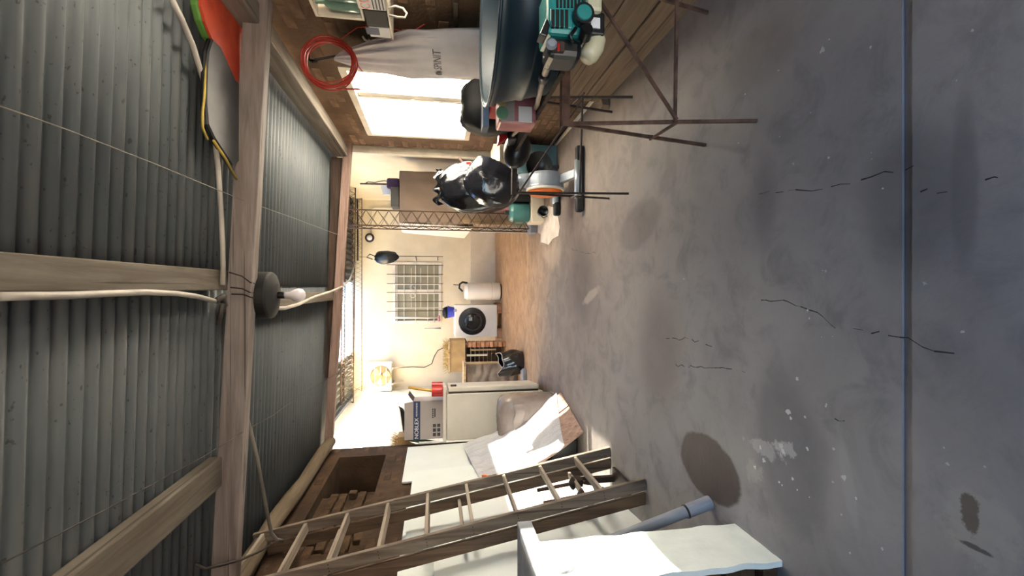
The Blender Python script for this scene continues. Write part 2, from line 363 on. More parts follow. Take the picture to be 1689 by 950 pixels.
SPL = [(1357, 82, 9), (1368, 65, 3), (1436, 78, 4), (1284, 116, 3), (1229, 155, 3), (1337, 186, 2), (1286, 225, 2), (1367, 260, 4), (1437, 252, 2), (1438, 262, 2), (1604, 50, 4), (1578, 133, 3), (1218, 236, 2), (1309, 270, 4),
       (1362, 447, 4), (1357, 446, 2), (1335, 525, 3), (1332, 512, 4), (1355, 556, 2), (1373, 555, 2), (1456, 311, 3), (1128, 460, 3), (1525, 467, 6), (1300, 680, 10), (1305, 690, 6), (1328, 688, 4), (1363, 667, 3),
       (1288, 735, 8), (1292, 745, 9), (1254, 738, 6), (1332, 740, 5), (1308, 790, 5), (1285, 795, 4), (1290, 800, 3), (1315, 808, 3), (1335, 820, 2), (1374, 795, 4), (1392, 787, 9), (1412, 822, 4), (1563, 765, 5), (1557, 738, 3), (1625, 770, 3),
       (1388, 849, 3), (1362, 670, 3), (1455, 905, 4), (1402, 912, 3), (1588, 547, 5), (1315, 625, 6), (940, 720, 3), (860, 433, 4), (855, 390, 3), (868, 470, 3), (1375, 740, 5), (1260, 760, 7), (1245, 770, 6)]
for x, y, r in SPL:
    c = PZ(x, y); rr = r * (c - O).length / F * .5; n_ = 11
    mb.prism([c + V(math.cos(t) * rr * (k := R.uniform(.45, 1.15)), math.sin(t) * rr * k, 0) for t in [6.283 * i / n_ for i in range(n_)]], (0, 0, .0007))
mb.build('paint_splash', M['splash'], floor)['kind'] = 'stuff'
c = PZ(905, 372); mb = MB(); mb.prism([c + V(math.cos(t) * .24 * (k := R.uniform(.6, 1.1)), math.sin(t) * .62 * k, 0) for t in [6.283 * i / 16 for i in range(16)]], (0, 0, .003)); mb.build('lime_patch', M['lime'], floor)

# ---- left wall of the shed: rough brick with a niche left by a bricked-up opening
XL, XR, YB2, YW = -1.85, 1.66, 5.53, 10.36
OY0, OY1, OZ0, OZ1, NY = 3.35, 5.24, 1.89, 2.38, 4.47
mb = MB(); t_ = .5
mb.bb((XL - t_, -1.7, 0), (XL, YB2, OZ0)).bb((XL - t_, -1.7, OZ1), (XL, YB2, 2.62)).bb((XL - t_, -1.7, OZ0), (XL, OY0, OZ1)).bb((XL - t_, OY1, OZ0), (XL, YB2, OZ1)).bb((XL - t_, OY0, OZ0), (XL - .1, NY, OZ1)).bb((XL - t_, NY, OZ0), (XL - .4, OY1, OZ1))
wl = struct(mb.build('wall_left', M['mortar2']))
BR = {}
def brick(parent, c, ly, lz, m, proud, axis='x', depth=.06, key=None, sgn=1, name='brick'):
    k = (round(ly, 3), round(lz, 3), m.name, axis, parent.name)
    if k not in BR:
        b = MB(); dx = depth / 2
        d = (depth, ly, lz) if axis == 'x' else (ly, depth, lz)
        b.box((0, 0, 0), d); bm_ = b.build('brick_shape', m); me = bm_.data; COL.objects.unlink(bm_); bpy.data.objects.remove(bm_)
        bm2 = bmesh.new(); bm2.from_mesh(me); bmesh.ops.bevel(bm2, geom=bm2.edges[:], offset=.006, segments=1, affect='EDGES')
        for v in bm2.verts: v.co += V(R.uniform(-.002, .002), R.uniform(-.002, .002), R.uniform(-.002, .002))
        bm2.to_mesh(me); bm2.free(); BR[k] = me
    o = bpy.data.objects.new(name, BR[k]); COL.objects.link(o); o.parent = parent
    o.matrix_local = XF[parent.name].inverted() @ (Matrix.Translation(c) @ Matrix.Rotation(R.uniform(-.012, .012), 4, 'X' if axis == 'x' else 'Y'))
    return o
BL, BH = .243, .066
def course_wall(parent, X, sgn, y0, y1, z0, z1, m, keep, proud=(.002, .012), pitch=(.257, .079)):
    r = 0; z = z0
    while z + BH <= z1 + .001:
        y = y0 - (pitch[0] / 2 if r % 2 else 0)
        while y < y1:
            a, b = max(y, y0), min(y + BL, y1)
            if b - a > .05 and keep(a, b, z, z + BH):
                pr = R.uniform(*proud); brick(parent, V(X + sgn * (pr - .03), (a + b) / 2, z + BH / 2), round(b - a, 2), BH, m, pr)
            y += pitch[0]
        z += pitch[1]; r += 1
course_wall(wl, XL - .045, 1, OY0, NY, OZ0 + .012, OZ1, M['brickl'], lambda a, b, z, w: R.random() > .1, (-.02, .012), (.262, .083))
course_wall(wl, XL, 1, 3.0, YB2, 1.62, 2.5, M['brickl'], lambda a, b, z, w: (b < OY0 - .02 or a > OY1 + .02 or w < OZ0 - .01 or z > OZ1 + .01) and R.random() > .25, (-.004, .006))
# ---- right wall: brick with two windows
def wall_right():
    mb = MB(); x0, x1 = XR, XR + .15; w = [(1.68, 2.24, 1.0, 2.05), (3.58, 5.14, .98, 2.07)]
    mb.bb((x0, -1.7, 0), (x1, YB2, .98)).bb((x0, -1.7, 2.07), (x1, YB2, 2.42)); y = -1.7
    for a, b, c_, d_ in w: mb.bb((x0, y, .98), (x1, a, 2.07)); y = b
    mb.bb((x0, y, .98), (x1, YB2, 2.07)); return struct(mb.build('wall_right', M['mortar']))
wr = wall_right()
course_wall(wr, XR, -1, 2.62, YB2, .0, 2.34, M['brick'], lambda a, b, z, w: not (b > 3.53 and a < 5.19 and w > .93 and z < 2.12) and not (w < .62 and b < 3.5), (-.003, .006))
# windows of the right wall
def side_window(name, y0, y1, z0, z1, mull):
    mb = MB(); d0, d1 = XR - .012, XR + .10; fw = .055
    mb.bb((d0, y0, z0), (d1, y0 + fw, z1)).bb((d0, y1 - fw, z0), (d1, y1, z1)).bb((d0, y0 + fw, z0), (d1, y1 - fw, z0 + fw)).bb((d0, y0 + fw, z1 - fw), (d1, y1 - fw, z1))
    w = struct(mb.build(name, M['frame'], bevel=.004))
    mb = MB(); mb.bb((XR + .03, mull - .05, z0 + fw), (XR + .075, mull + .05, z1 - fw))
    mb.bb((XR + .02, mull + .02, z0 + fw), (XR + .03, mull + .05, z1 - fw)); mb.build('mullion', M['alu'], w, bevel=.004)
    zc = z0 + .52 * (z1 - z0); MB().tube([(XR + .015, mull, zc), (XR - .02, mull, zc), (XR - .03, mull - .02, zc - .09)], .011).build('window_handle', M['alu'], w, smooth=True)
    for a, b in ((y0 + fw, mull - .05), (mull + .05, y1 - fw)): MB().bb((XR + .05, a, z0 + fw), (XR + .055, b, z1 - fw)).build('window_pane', M['glass'], w)
    return w
side_window('window_1', 3.58, 5.14, .98, 2.07, 4.16)
side_window('window_3', 1.68, 2.24, 1.0, 2.05, 1.735)
# front wall behind the photographer, with the open gateway
struct(MB().bb((XL - .25, -1.75, 0), (-1.0, -1.6, 2.7)).bb((1.4, -1.75, 0), (XR + .15, -1.6, 2.7)).bb((-1.0, -1.75, 2.0), (1.4, -1.6, 2.7)).build('wall_front', M['mortar']))
# ---- roof of the shed: corrugated sheets
def zr(x): return 2.565 - .03 * x
ceil = bpy.data.objects.new('ceiling', None); COL.objects.link(ceil); XF['ceiling'] = Matrix.Identity(4); ceil['kind'] = 'structure'
def sheet(x0, x1, y0, n, dz, m, nm='roof_sheet'):
    P_ = .076; nv = n * 8
    def fn(u, v):
        x = x0 + (x1 - x0) * u; y = y0 + v * n * P_
        return V(x, y, zr(x) + dz + .014 + .012 * math.cos(2 * math.pi * y / P_) + .003 * nz((x, y, 0), .9))
    return MB().grid(fn, 2, nv).build(nm, m, ceil, smooth=True, solid=.0012)
y = -1.75; k = 0
while y < 5.5:
    n_ = 11 if y < 4.6 else 10
    sheet(-2.05, .09, y, n_, .012 + .003 * (k % 2), M['roof']); sheet(.02, 1.86, y + .01, n_, .003 * (k % 2), M['roof']); y += .076 * 10; k += 1
# ---- far yard walls
mb = MB(); wx0, wx1, wz0, wz1 = -.786, .573, 1.216, 2.27
mb.bb((-2.4, YW, 0), (2.1, YW + .2, wz0)).bb((-2.4, YW, wz1), (2.1, YW + .2, 3.16)).bb((-2.4, YW, wz0), (wx0, YW + .2, wz1)).bb((wx1, YW, wz0), (2.1, YW + .2, wz1))
struct(mb.build('wall_back', M['cream']))
struct(MB().bb((-.5, YW - .035, 0), (1.92, YW, .57)).build('baseboard_back', M['cream2'], bevel=.01))
struct(MB().bb((1.92, 5.53, 0), (2.1, YW, 3.12)).bb((XR + .0, 5.53, 0), (1.92, 5.6, 2.45)).build('wall_right_rear', M['cream']))
wlr = struct(MB().bb((-2.4, 5.53, 0), (-2.2, YW, 2.98)).bb((-2.2, 5.53, 0), (XL - .02, 5.6, 1.66)).build('wall_left_rear', M['block']))
r = 0; z = 1.3
while z < 2.9:
    y = 5.62 - (.2 if r % 2 else 0)
    while y < 7.6:
        a = max(y, 5.6); b = y + .388
        brick(wlr, V(-2.2 - .024, (a + b) / 2, z + .094), round(b - a, 2), .188, M['block'], 0, name='block'); y += .4
    z += .2; r += 1
# back window with its grille
w2 = MB(); fw = .06; d0, d1 = YW - .03, YW + .1
w2.bb((wx0, d0, wz0), (wx0 + fw, d1, wz1)).bb((wx1 - fw, d0, wz0), (wx1, d1, wz1)).bb((wx0 + fw, d0, wz0), (wx1 - fw, d1, wz0 + fw)).bb((wx0 + fw, d0, wz1 - fw), (wx1 - fw, d1, wz1))
win2 = struct(w2.build('window_2', M['frame'], bevel=.005))
xm = (475 - 481) / F * YW
MB().bb((xm - .05, YW + .0, wz0 + fw), (xm + .05, YW + .07, wz1 - fw)).build('mullion', M['frame'], win2, bevel=.005)
for a, b in ((wx0 + fw, xm - .05), (xm + .05, wx1 - fw)): MB().bb((a, YW + .05, wz0 + fw), (b, YW + .06, wz1 - fw)).build('window_pane', M['darkpane'], win2)
for px in (658, 669, 687, 706, 716): z = 1.35 + (718 - px) / F * YW * 1.005; MB().tube([(wx0 + .02, YW - .05, z), (wx1 - .02 if px not in (687,) else wx1 + .14, YW - .05, z)], .009, 6).build('grille_bar', M['frame'], win2)
for px in (680, 695): z = 1.35 + (718 - px) / F * YW; MB().tube([(-.45, YW - .05, z), (.44, YW - .05, z)], .007, 6).build('grille_bar', M['frame'], win2)
for py in (456, 469, 507): x = (475 - py) / F * YW; MB().tube([(x, YW - .06, wz0 + .02), (x, YW - .06, wz1 - .02)], .012, 6).build('grille_bar', M['frame'], win2)
for py in (424, 438, 453, 468, 482, 497, 512): x = (475 - py) / F * 10.2; MB().tube([(x, 10.16, 1.18), (x, 10.16, 2.38 if py > 424 else 2.22)], .008, 6).build('grille_rod', M['lattice'], win2)
for px in (687, 722): z = 1.35 + (718 - px) / F * 10.2; MB().tube([(.69, 10.16, z), (.62, YW, z)], .008, 6).build('grille_bracket', M['lattice'], win2)
for sx in (-.16, .0): MB().tube([V(sx + .08 * math.cos(t) * (1 - t / 9), YW - .065, 1.83 + .08 * math.sin(t) * (1 - t / 9)) for t in [i * .5 for i in range(14)]], .007, 5).build('grille_scroll', M['frame'], win2)
mb = MB(); mb.lathe([(0, -.01), (.055, -.01), (.055, .01), (0, .01)], (-.08, YW - .07, 1.86), (0, 1, 0), 8); mb.build('grille_rosette', M['frame'], win2)
# ---- yard roof: two runs of corrugated sheet with an open gap between them
mb = MB()
def ysheet(x0, n, nm):
    P_ = .12
    def fn(u, v): x = x0 + u * n * P_; return V(x, 5.7 + v * 4.75, 3.12 + .02 * math.cos(2 * math.pi * x / P_) + .035 * (1 - v))
    return struct(MB().grid(fn, n * 8, 2).build(nm, M['roof'], smooth=True, solid=.0015))
ysheet(0.12, 17, 'ceiling_right_rear'); ysheet(-2.45, 9, 'ceiling_left_rear')
# ---- timbers
def beam1z(x): return 2.375 - .0525 * x
t = MB().bar((-1.97, 2.84, beam1z(-1.97) + .065), (1.72, 2.84, beam1z(1.72) + .065), .08, .13).build('rafter', M['beam'], bevel=.006)
tag(t, 'nearest weathered pine rafter spanning the whole roof, lamp tied to it', 'beam', 'roof timbers')
def beam2z(x): return 2.393 - .062 * x
t = MB().bar((-1.97, 5.49, beam2z(-1.97) + .046), (1.72, 5.49, beam2z(1.72) + .046), .07, .092).build('rafter', M['beam2'], bevel=.005)
tag(t, 'far pinkish rafter at the edge of the roof over the bright yard', 'beam', 'roof timbers')
t = MB().prism([(-1.02, 5.475, beam2z(-1.02) + .094), (1.49, 5.475, beam2z(1.49) + .094), (1.49, 5.475, zr(1.49) - .004), (-1.02, 5.475, zr(-1.02) - .012)], (0, .03, 0)).build('fascia_board', M['darkwood'])
tag(t, 'dark fascia board above the far pinkish rafter', 'board')
t = MB().bb((-.012, -1.7, 2.5), (.098, 2.8, 2.555)).build('purlin', M['beam_y'], bevel=.005); tag(t, 'pale centre purlin over the camera, running back to the nearest rafter', 'beam', 'roof timbers')
t = MB().bb((-.14, 2.88, 2.49), (-.04, 5.45, 2.555)).build('purlin', M['beam_y'], bevel=.005); tag(t, 'pale purlin behind the hanging lamp, between both rafters', 'beam', 'roof timbers')
t = MB().bb((-1.11, -1.7, 2.53), (-.945, 2.81, 2.6)).build('purlin', M['beam_y'], bevel=.008); tag(t, 'stained purlin up on the left with a thin wire beside it', 'beam', 'roof timbers')
t = MB().bb((1.5, -1.7, 2.335), (1.62, 5.5, 2.49)).build('wall_plate', M['plate'], bevel=.008); tag(t, 'grey wooden wall plate along the top of the right brick wall', 'beam', 'roof timbers')
mb = MB(); mb.tube([(-1.76 + .012 * math.sin(i * 1.3), -1.6 + i * .355, 2.535 + .01 * math.cos(i * 1.7)) for i in range(21)], [.062 + .005 * math.sin(i * 2.1) for i in range(21)], 12)
t = mb.build('log_plate', M['log'], smooth=True); tag(t, 'peeled round log along the top of the left brick wall', 'beam', 'roof timbers')
t = MB().bb((1.575, 5.54, 0), (1.655, 5.62, 2.3)).build('post', M['frame'], bevel=.004); tag(t, 'white post at the end of the right brick wall', 'post')
# ---- lattice girders and column in the yard
def lattice(name, chords, n, label, r=.009, group=None):
    base = V(chords[0][0]); g = thing(name, label, 'girder', base, 0, group)
    for a, b in chords: MB().tube([a, b], r, 6).build('chord', M['lattice'], g)
    mb = MB()
    for i in range(len(chords)):
        (a0, b0), (a1, b1) = chords[i], chords[(i + 1) % len(chords)]
        if len(chords) == 2 and i: break
        a0, b0, a1, b1 = V(a0), V(b0), V(a1), V(b1)
        pts = [(a0.lerp(b0, j / n) if j % 2 == 0 else a1.lerp(b1, j / n)) for j in range(n + 1)]; mb.tube(pts, r * .6, 5)
        pts = [(a0.lerp(b0, j / n) if j % 2 == 1 else a1.lerp(b1, j / n)) for j in range(n + 1)]
        if i % 2 == 0: mb.tube(pts, r * .6, 5)
    mb.build('lacing', M['lattice'], g); return g
c1, c2, c3 = (.985, 6.0), (.985, 6.14), (.80, 6.07)
lattice('lattice_column', [((c1[0], c1[1], .1), (c1[0], c1[1], 2.92)), ((c3[0], c3[1], .1), (c3[0], c3[1], 2.92)), ((.775, 6.2, .1), (.775, 6.2, 2.92))], 20, 'rusty lattice column standing in the yard before the white boards', .009)
lattice('lattice_girder', [((2.0, 9.0, 3.06), (-2.2, 9.0, 3.1)), ((2.0, 9.15, 2.86), (-2.2, 9.15, 2.9)), ((2.0, 9.3, 3.06), (-2.2, 9.3, 3.1))], 44, 'rusty lattice girder carrying the yard roof across', .012)
lattice('lattice_girder', [((2.0, 10.15, 3.07), (-2.2, 10.15, 3.07)), ((2.0, 10.2, 2.9), (-2.2, 10.2, 2.9))], 44, 'rusty lattice girder lying close along the top of the back wall', .008)
t = MB().box((.885, 6.1, .05), (.3, .26, .1)).build('footing_block', M['stone'], bevel=.012); tag(t, 'low concrete block under the lattice column', 'block')
# ================================================================ LEFT SIDE
# ---- ladder (two sections folded together)
LT = V(-.43, 0, 2.45).normalized(); LN = V(2.45, 0, .43).normalized()
ld = thing('wooden_ladder', 'old wooden double ladder leaning against the left wall', 'ladder', (-1.29, 3.1, 0))
def lp(s_, y, off=0): return V(-1.275, y, 0) + LT * s_ + LN * off
for y in (2.8, 3.4):
    MB().bar(lp(.0, y), lp(2.62, y), .03, .075, LN).build('rail', M['ladderwood'], ld, bevel=.004)
    MB().bar(lp(.0, y + .005, -.095), lp(2.55, y + .005, -.095), .028, .075, LN).build('rail', M['ladderred'], ld, bevel=.004)
for i in range(9):
    s_ = .29 + .283 * i; MB().bar(lp(s_, 2.815), lp(s_, 3.385), .022, .062, LN).build('rung', M['rung'], ld, bevel=.003)
for i in (0, 3, 6):
    s_ = .36 + .283 * i; MB().bar(lp(s_, 2.815, -.095), lp(s_, 3.39, -.095), .022, .05, LN).build('rung', M['rung'], ld, bevel=.003)
mb = MB()
for i in range(9):
    for k in (-.012, 0, .012): mb.tube([lp(.29 + .283 * i, 2.786, k * 1.6), lp(.29 + .283 * i, 2.782, k * 1.6)], .0035, 6)
mb.build('nail_head', M['rustd'], ld)['kind'] = 'stuff'
# ---- white melamine boards leaning on the left wall
def leaning(name, y0, y1, b0, b1, tx, z0, z1, th, m, label, group='white boards against the left wall', cat='board'):
    def P_(y, s_, o): bx = b0 + (b1 - b0) * (y - y0) / (y1 - y0); return V(bx + (tx - bx) * s_ + o, y, z0 + (z1 - z0) * s_)
    mb = MB(); mb.prism([P_(y0, 0, 0), P_(y1, 0, 0), P_(y1, 1, 0), P_(y0, 1, 0)], (-th, 0, .0)); t = mb.build(name, m, bevel=.003); return tag(t, label, cat, group)
leaning('melamine_board', 2.05, 3.13, -1.47, -1.575, -1.70, 0, 1.36, .02, M['panel'], 'nearest white board leaning behind the ladder and the grey pipe, lower than the rest')
leaning('melamine_board', 2.3, 3.85, -1.72, -1.72, -1.79, 0, 1.585, .02, M['panel'], 'tall white board behind the upper ladder, against the brown wall')
leaning('melamine_board', 3.14, 4.48, -1.6, -1.68, -1.76, 0, 1.56, .018, M['panel'], 'sunlit white board behind the ladder rungs with its edge overlapping the next')
leaning('melamine_board', 4.4, 5.36, -1.77, -1.78, -1.82, 0, 1.66, .018, M['panel'], 'farthest white board between the ladder and the fridge')
# ---- wrapped curved board leaning beyond the ladder
B0, B1 = PZ(962, 712), PZ(926, 648); T0, T1 = PX(800, 800, -1.68), PX(768, 737, -1.78)
wb = thing('wrapped_board', 'pinkish plank panel half wrapped in clear film, leaning on the left wall', 'board', ((B0 + B1) / 2))
def wbf(u, v, off=0.0):
    p = B0.lerp(B1, u).lerp(T0.lerp(T1, u), v); n_ = (B1 - B0).cross(T0 - B0).normalized()
    if n_.x < 0: n_ = -n_
    return p + n_ * (off - .07 * math.sin(math.pi * v)) 
for a, b, va in ((0.0, .60, 0.0), (.625, 1.0, 0.0)):
    MB().grid(lambda u, v: wbf(a + (b - a) * u, va + (1 - va) * v), 5, 14).build('plank', M['boardwood'], wb, solid=.022, bevel=.003)
for v_ in (.45, .9):
    MB().bar(wbf(.02, v_, -.03), wbf(.98, v_, -.03), .04, .03).build('batten', M['boardwood'], wb)
def filmf(u, v):
    vv = .22 + .80 * v - .18 * u * (1 - v); d = .018 + .02 * nz((u * 3, v * 5, 1), 1.6) + .012 * nz((u * 9, v * 4, 3), 2)
    return wbf(-.04 + 1.06 * u, vv, max(.014, .02 + d))
MB().grid(filmf, 30, 34).build('film', M['film'], wb, smooth=True, label='crinkled clear plastic film over the upper planks')
t = MB().bar(PX(796, 786, -1.60), PX(834, 790, -1.58), .03, .03).build('orange_strip', M['orange']); tag(t, 'thin orange strip under the film of the wrapped board', 'strip')
# ---- grey wrapped chair beside the fridge
mb = MB(); cc = PY(875, 690, 5.0)
def sq(d): return 1 / max(.62, (abs(d.x) ** 5 + abs(d.y) ** 5 + abs(d.z) ** 5) ** .2) * (1 + .03 * nz(d, 4)) * 1.0
mb.ball((-1.45, 4.98, .3), (.28, .16, .38), sq, 36, 24); wc = thing('wrapped_cushion', 'grey film wrapped bundle standing before the fridge', 'bundle', (-1.45, 4.98, 0))
mb.build('body', M['greyw'], wc, smooth=True)
MB().grid(lambda u, v: V(-1.68 + .44 * u, 4.80 - .01 * math.sin(u * 9) - .01 * v, .42 + .10 * v + .012 * math.sin(u * 14)), 20, 4).build('film_fold', M['greyw'], wc, smooth=True)
t = MB().box((-1.6, 4.42, .14), (.3, .42, .26)).build('dark_crate', M['black'], bevel=.01); tag(t, 'black crate in the dark gap under the wrapped board', 'crate')
# ---- fridge
FZ = 5.41
fr = thing('fridge', 'small cream fridge with its door to the right, carton on top', 'fridge', (-1.53, 5.72, 0), math.radians(7))
XF['fridge'] = Matrix.Translation(V(-1.53, 5.72, 0)) @ Matrix.Rotation(math.radians(7), 4, 'Z')
def L(mb, *a, **k): return mb.build(*a, world=False, **k)
L(MB().bb((-.29, -.3, .05), (.245, .3, 1.22)), 'body', M['fridge'], fr, bevel=.012)
L(MB().bb((.262, -.3, .1), (.325, .3, 1.2)), 'door', M['fridge'], fr, bevel=.014)
L(MB().bb((.245, -.29, .11), (.262, .29, 1.19)), 'door_gasket', M['darkwood'], fr)
L(MB().bb((-.3, -.31, 1.222), (.33, .31, 1.262)), 'top_plate', M['fridge'], fr, bevel=.008)
L(MB().bb((.325, -.27, 1.1), (.345, -.2, 1.17)), 'handle', M['darkwood'], fr, bevel=.004)
for x, y in ((-.24, -.25), (.2, -.25), (-.24, .25), (.2, .25)): L(MB().lathe([(.022, 0), (.022, .05)], (x, y, 0), seg=10), 'foot', M['black'], fr)
# carton on the fridge
cb = thing('carton', 'grey printed appliance carton with a navy band standing on the fridge', 'box', (-1.55, 5.62, 1.262), math.radians(4))
L(MB().bb((-.23, -.16, 0), (.21, .16, .34)), 'carton_body', M['boxgrey'], cb, bevel=.003)
band = L(MB().bb((-.231, -.163, .262), (.211, -.1599, .34)), 'band', M['boxnavy'], cb)
def cbw(p): return XF['carton'] @ V(*p)
text('NOBLEX', .062, M['paper'], band, cbw((-.10, -.1645, .302)), XF['carton'].to_3x3() @ V(1, 0, 0), (0, 0, 1))
text('MICROONDAS', .024, M['paper'], band, cbw((.115, -.1645, .302)), XF['carton'].to_3x3() @ V(1, 0, 0), (0, 0, 1))
for i in range(3):
    for j in range(2): L(MB().bb((-.2 + .052 * i, -.162, .03 + .05 * j), (-.162 + .052 * i, -.1599, .066 + .05 * j)), 'printed_icon', M['ink'], cb)
L(MB().bb((.02, -.162, .085), (.12, -.1599, .1)), 'printed_line', M['ink'], cb)
for i in range(5): L(MB().bb((.012 + .023 * i, -.162, .108), (.028 + .023 * i, -.1599, .126)), 'printed_letter', M['ink'], cb)
L(MB().prism([(-.23, -.16, .34), (.21, -.16, .34), (.2, -.2, .44), (-.22, -.2, .44)], (0, .004, 0)), 'flap', M['boxgrey'], cb)
L(MB().prism([(.21, -.16, .34), (.21, .16, .34), (.29, .15, .40), (.29, -.15, .40)], (0, 0, .004)), 'flap', M['ink'], cb)
t = MB().bar((-1.80, 5.42, 1.262), (-1.80, 5.42, 1.54), .02, .04, (0, 1, 0)).build('foam_strip', M['paper'], bevel=.003); tag(t, 'white foam strip standing beside the carton on the fridge', 'strip')
rc = thing('red_can', 'red can on the fridge with a yellow stick in it', 'can', PY(727, 645, 5.42))
c = PY(727, 645.5, 5.45); MB().lathe([(.0, .003), (.058, 0), (.06, .01), (.058, .13), (.05, .13), (.05, .02), (0, .02)], V(c.x, c.y, 1.262), seg=22).build('can_body', M['red'], rc, smooth=True, bevel=.003)
t = MB().tube([V(c.x - .005, c.y, 1.285), V(c.x + .06, c.y, 1.66)], .017, 10).build('yellow_stick', M['yellowwood'], smooth=True); tag(t, 'yellow wooden stick standing in the red can', 'stick')
t = MB().lathe([(0, 0), (.045, 0), (.047, .13), (0, .13)], V(c.x + .04, c.y + .14, 1.262), seg=18).build('red_jar', M['red'], bevel=.004); tag(t, 'darker red jar behind the red can on the fridge', 'jar')
# odds on the wall top behind the carton
t = MB().box((-1.86, 5.66, 1.73), (.2, .22, .12)).build('dark_carton', M['card'], bevel=.004); tag(t, 'brown carton with straw behind the printed carton', 'box')
mb = MB()
for i in range(150):
    p = V(-1.86 + R.uniform(-.09, .09), 5.66 + R.uniform(-.1, .1), 1.79); mb.tube([p, p + V(R.uniform(-.06, .06), R.uniform(-.07, .05), R.uniform(.03, .1))], .002, 3)
s_ = mb.build('straw', M['straw']); s_['kind'] = 'stuff'; tag(s_, 'dry straw tuft in the brown carton behind the printed one', 'straw')
t = MB().bar((-1.93, 5.58, 1.62), (-1.84, 5.58, 1.80), .15, .02, (0, 1, 0)).build('board_scrap', M['crate'], bevel=.003); tag(t, 'short board scrap poking out beside the carton', 'board')
t = MB().box((-1.84, 5.585, 1.47), (.05, .04, .4), rotm('Y', 12)).build('green_bottle', M['greenlid'], bevel=.012); tag(t, 'green plastic container behind the carton', 'container')
t = MB().prism([(-1.70, 5.5, 1.72), (-1.42, 5.5, 1.76), (-1.46, 5.5, 1.70), (-1.6, 5.5, 1.68)], (.0, .18, .03)).build('dark_rag', M['blackm'], bevel=.006); tag(t, 'dark rag lying on top of the carton', 'rag')
# ---- niche front clutter: rusty clamp behind the ladder
cl = thing('pipe_clamp', 'rusty pipe clamp with two brown rods behind the lowest ladder rungs', 'clamp', (-1.42, 3.3, .2))
for z, y in ((.36, 3.25), (.36, 3.05)):
    a = V(-1.47, y, .62); b = V(-1.44, y, .36); MB().tube([a, b], .014, 8).build('rod', M['rust'], cl, smooth=True)
    MB().lathe([(0, 0), (.02, 0), (.045, .015), (.045, .028), (.016, .05), (0, .05)], b - V(0, 0, .03), (0.1, 0, 1), 14).build('flange', M['rustd'], cl, smooth=True)
MB().tube([(-1.44, 3.28, .29), (-1.43, 3.22, .25), (-1.42, 3.18, .22), (-1.42, 3.1, .23), (-1.41, 3.06, .19)], .016, 8).build('bent_pipe', M['rust'], cl, smooth=True)
MB().box((-1.44, 3.28, .3), (.05, .09, .05)).build('block', M['rustd'], cl, bevel=.006)
MB().bb((-1.46, 3.27, 0), (-1.42, 3.31, .3)).build('upright', M['rustd'], cl)
MB().box((-1.44, 3.16, .012), (.16, .3, .024)).build('base', M['rustd'], cl, bevel=.004)
# ---- masonry counter at the near left
mc = thing('masonry_counter', 'white plastered counter leg with a thick grey slab on top, near left', 'counter', (-1.3, 1.75, 0))
def pl(u, v): return V(-1.088 + .003 * nz((u, v, 0), 8), 1.605 + .29 * u + (.012 * nz((v * 9, 0, 4), 1) if u in (0, 1) else 0), .925 * v)
MB().grid(pl, 10, 30).build('plaster_face', M['plaster'], mc, solid=.024)
r = 0; z = .004
while z < .9:
    for y0_, y1_ in (((1.64, 1.885),) if r % 2 else ((1.62, 1.75), (1.758, 1.89))):
        for x0_, x1_ in (((-1.345, -1.104),) if r % 2 == 0 else ((-1.225, -1.104), (-1.345, -1.233))):
            MB().bb((x0_, y0_ + R.uniform(0, .015), z), (x1_, y1_, z + .066)).build('brick', M['brickl'], mc, bevel=.006)
    z += .077; r += 1
MB().bb((-1.84, 1.2, .928), (-1.035, 2.0, .992)).build('slab', M['stone'], mc, bevel=.006)
MB().ball((-1.08, 1.72, .87), (.03, .06, .05), lambda d: 1 + .15 * nz(d, 2)).build('mortar_lump', M['stone'], mc, smooth=True)
MB().bb((-1.84, 1.62, 0), (-1.72, 1.9, .926)).build('rear_leg', M['brickl'], mc)
# ---- grey pipe
gp = thing('grey_pipe', 'grey PVC pipe leaning between the floor and the counter slab', 'pipe', PZ(1174, 828))
a = PZ(1174, 828) + V(0, 0, .01); b = PY(1015, 889, 2.06); d = (b - a).normalized()
MB().tube([a, a + d * .95], .027, 20).build('pipe_body', M['pvc'], gp, smooth=False)
MB().tube([a, a + d * .13], .032, 20).build('socket', M['pvc'], gp)
MB().tube([a + d * .13, a + d * .138], .034, 20).build('seal_ring', M['black'], gp)
# ================================================================ FAR YARD
# AC outdoor unit
ac = thing('air_conditioner', 'white air conditioner outdoor unit high on the back wall', 'air conditioner', (-1.92, 10.2, 2.27))
ay_ = 10.02
MB().bb((-2.19, ay_, 2.27), (-1.6, 10.30, 2.78)).build('casing', M['acw'], ac, bevel=.015)
fc = PY(628, 620, ay_); MB().lathe([(0, .0), (.205, 0), (.21, -.012), (.215, -.012), (.215, .004), (0, .004)], fc + V(0, -.004, 0), (0, 1, 0), 32).build('fan_opening', M['acfan'], ac)
mb = MB()
for k in range(3):
    t0 = k * 2.094 + .5; mb.prism([fc + V(0, -.015, 0)] + [fc + V(math.cos(t0 + q) * .19 * s2, -.015 - .01 * q, math.sin(t0 + q) * .19 * s2) for q, s2 in ((-.1, .7), (0, 1), (.35, 1), (.75, .95), (.8, .5))], (0, .004, 0))
mb.build('fan_blade', M['acblade'], ac); MB().lathe([(0, 0), (.05, 0), (.04, .02), (0, .025)], fc + V(0, -.02, 0), (0, -1, 0), 16).build('fan_hub', M['acfan'], ac)
for dz in (-.12, 0, .12):
    h_ = math.sqrt(.21 ** 2 - dz ** 2); MB().tube([fc + V(-h_, -.03, dz * 1.0), fc + V(h_, -.03, dz)], .008, 6).build('guard_bar', M['acw'], ac)
for x in (-2.05, -1.72): MB().bb((x - .02, 10.05, 2.24), (x + .02, YW, 2.27)).bar((x, 10.33, 2.05), (x, 10.1, 2.26), .03, .02).build('bracket', M['frame'], ac)
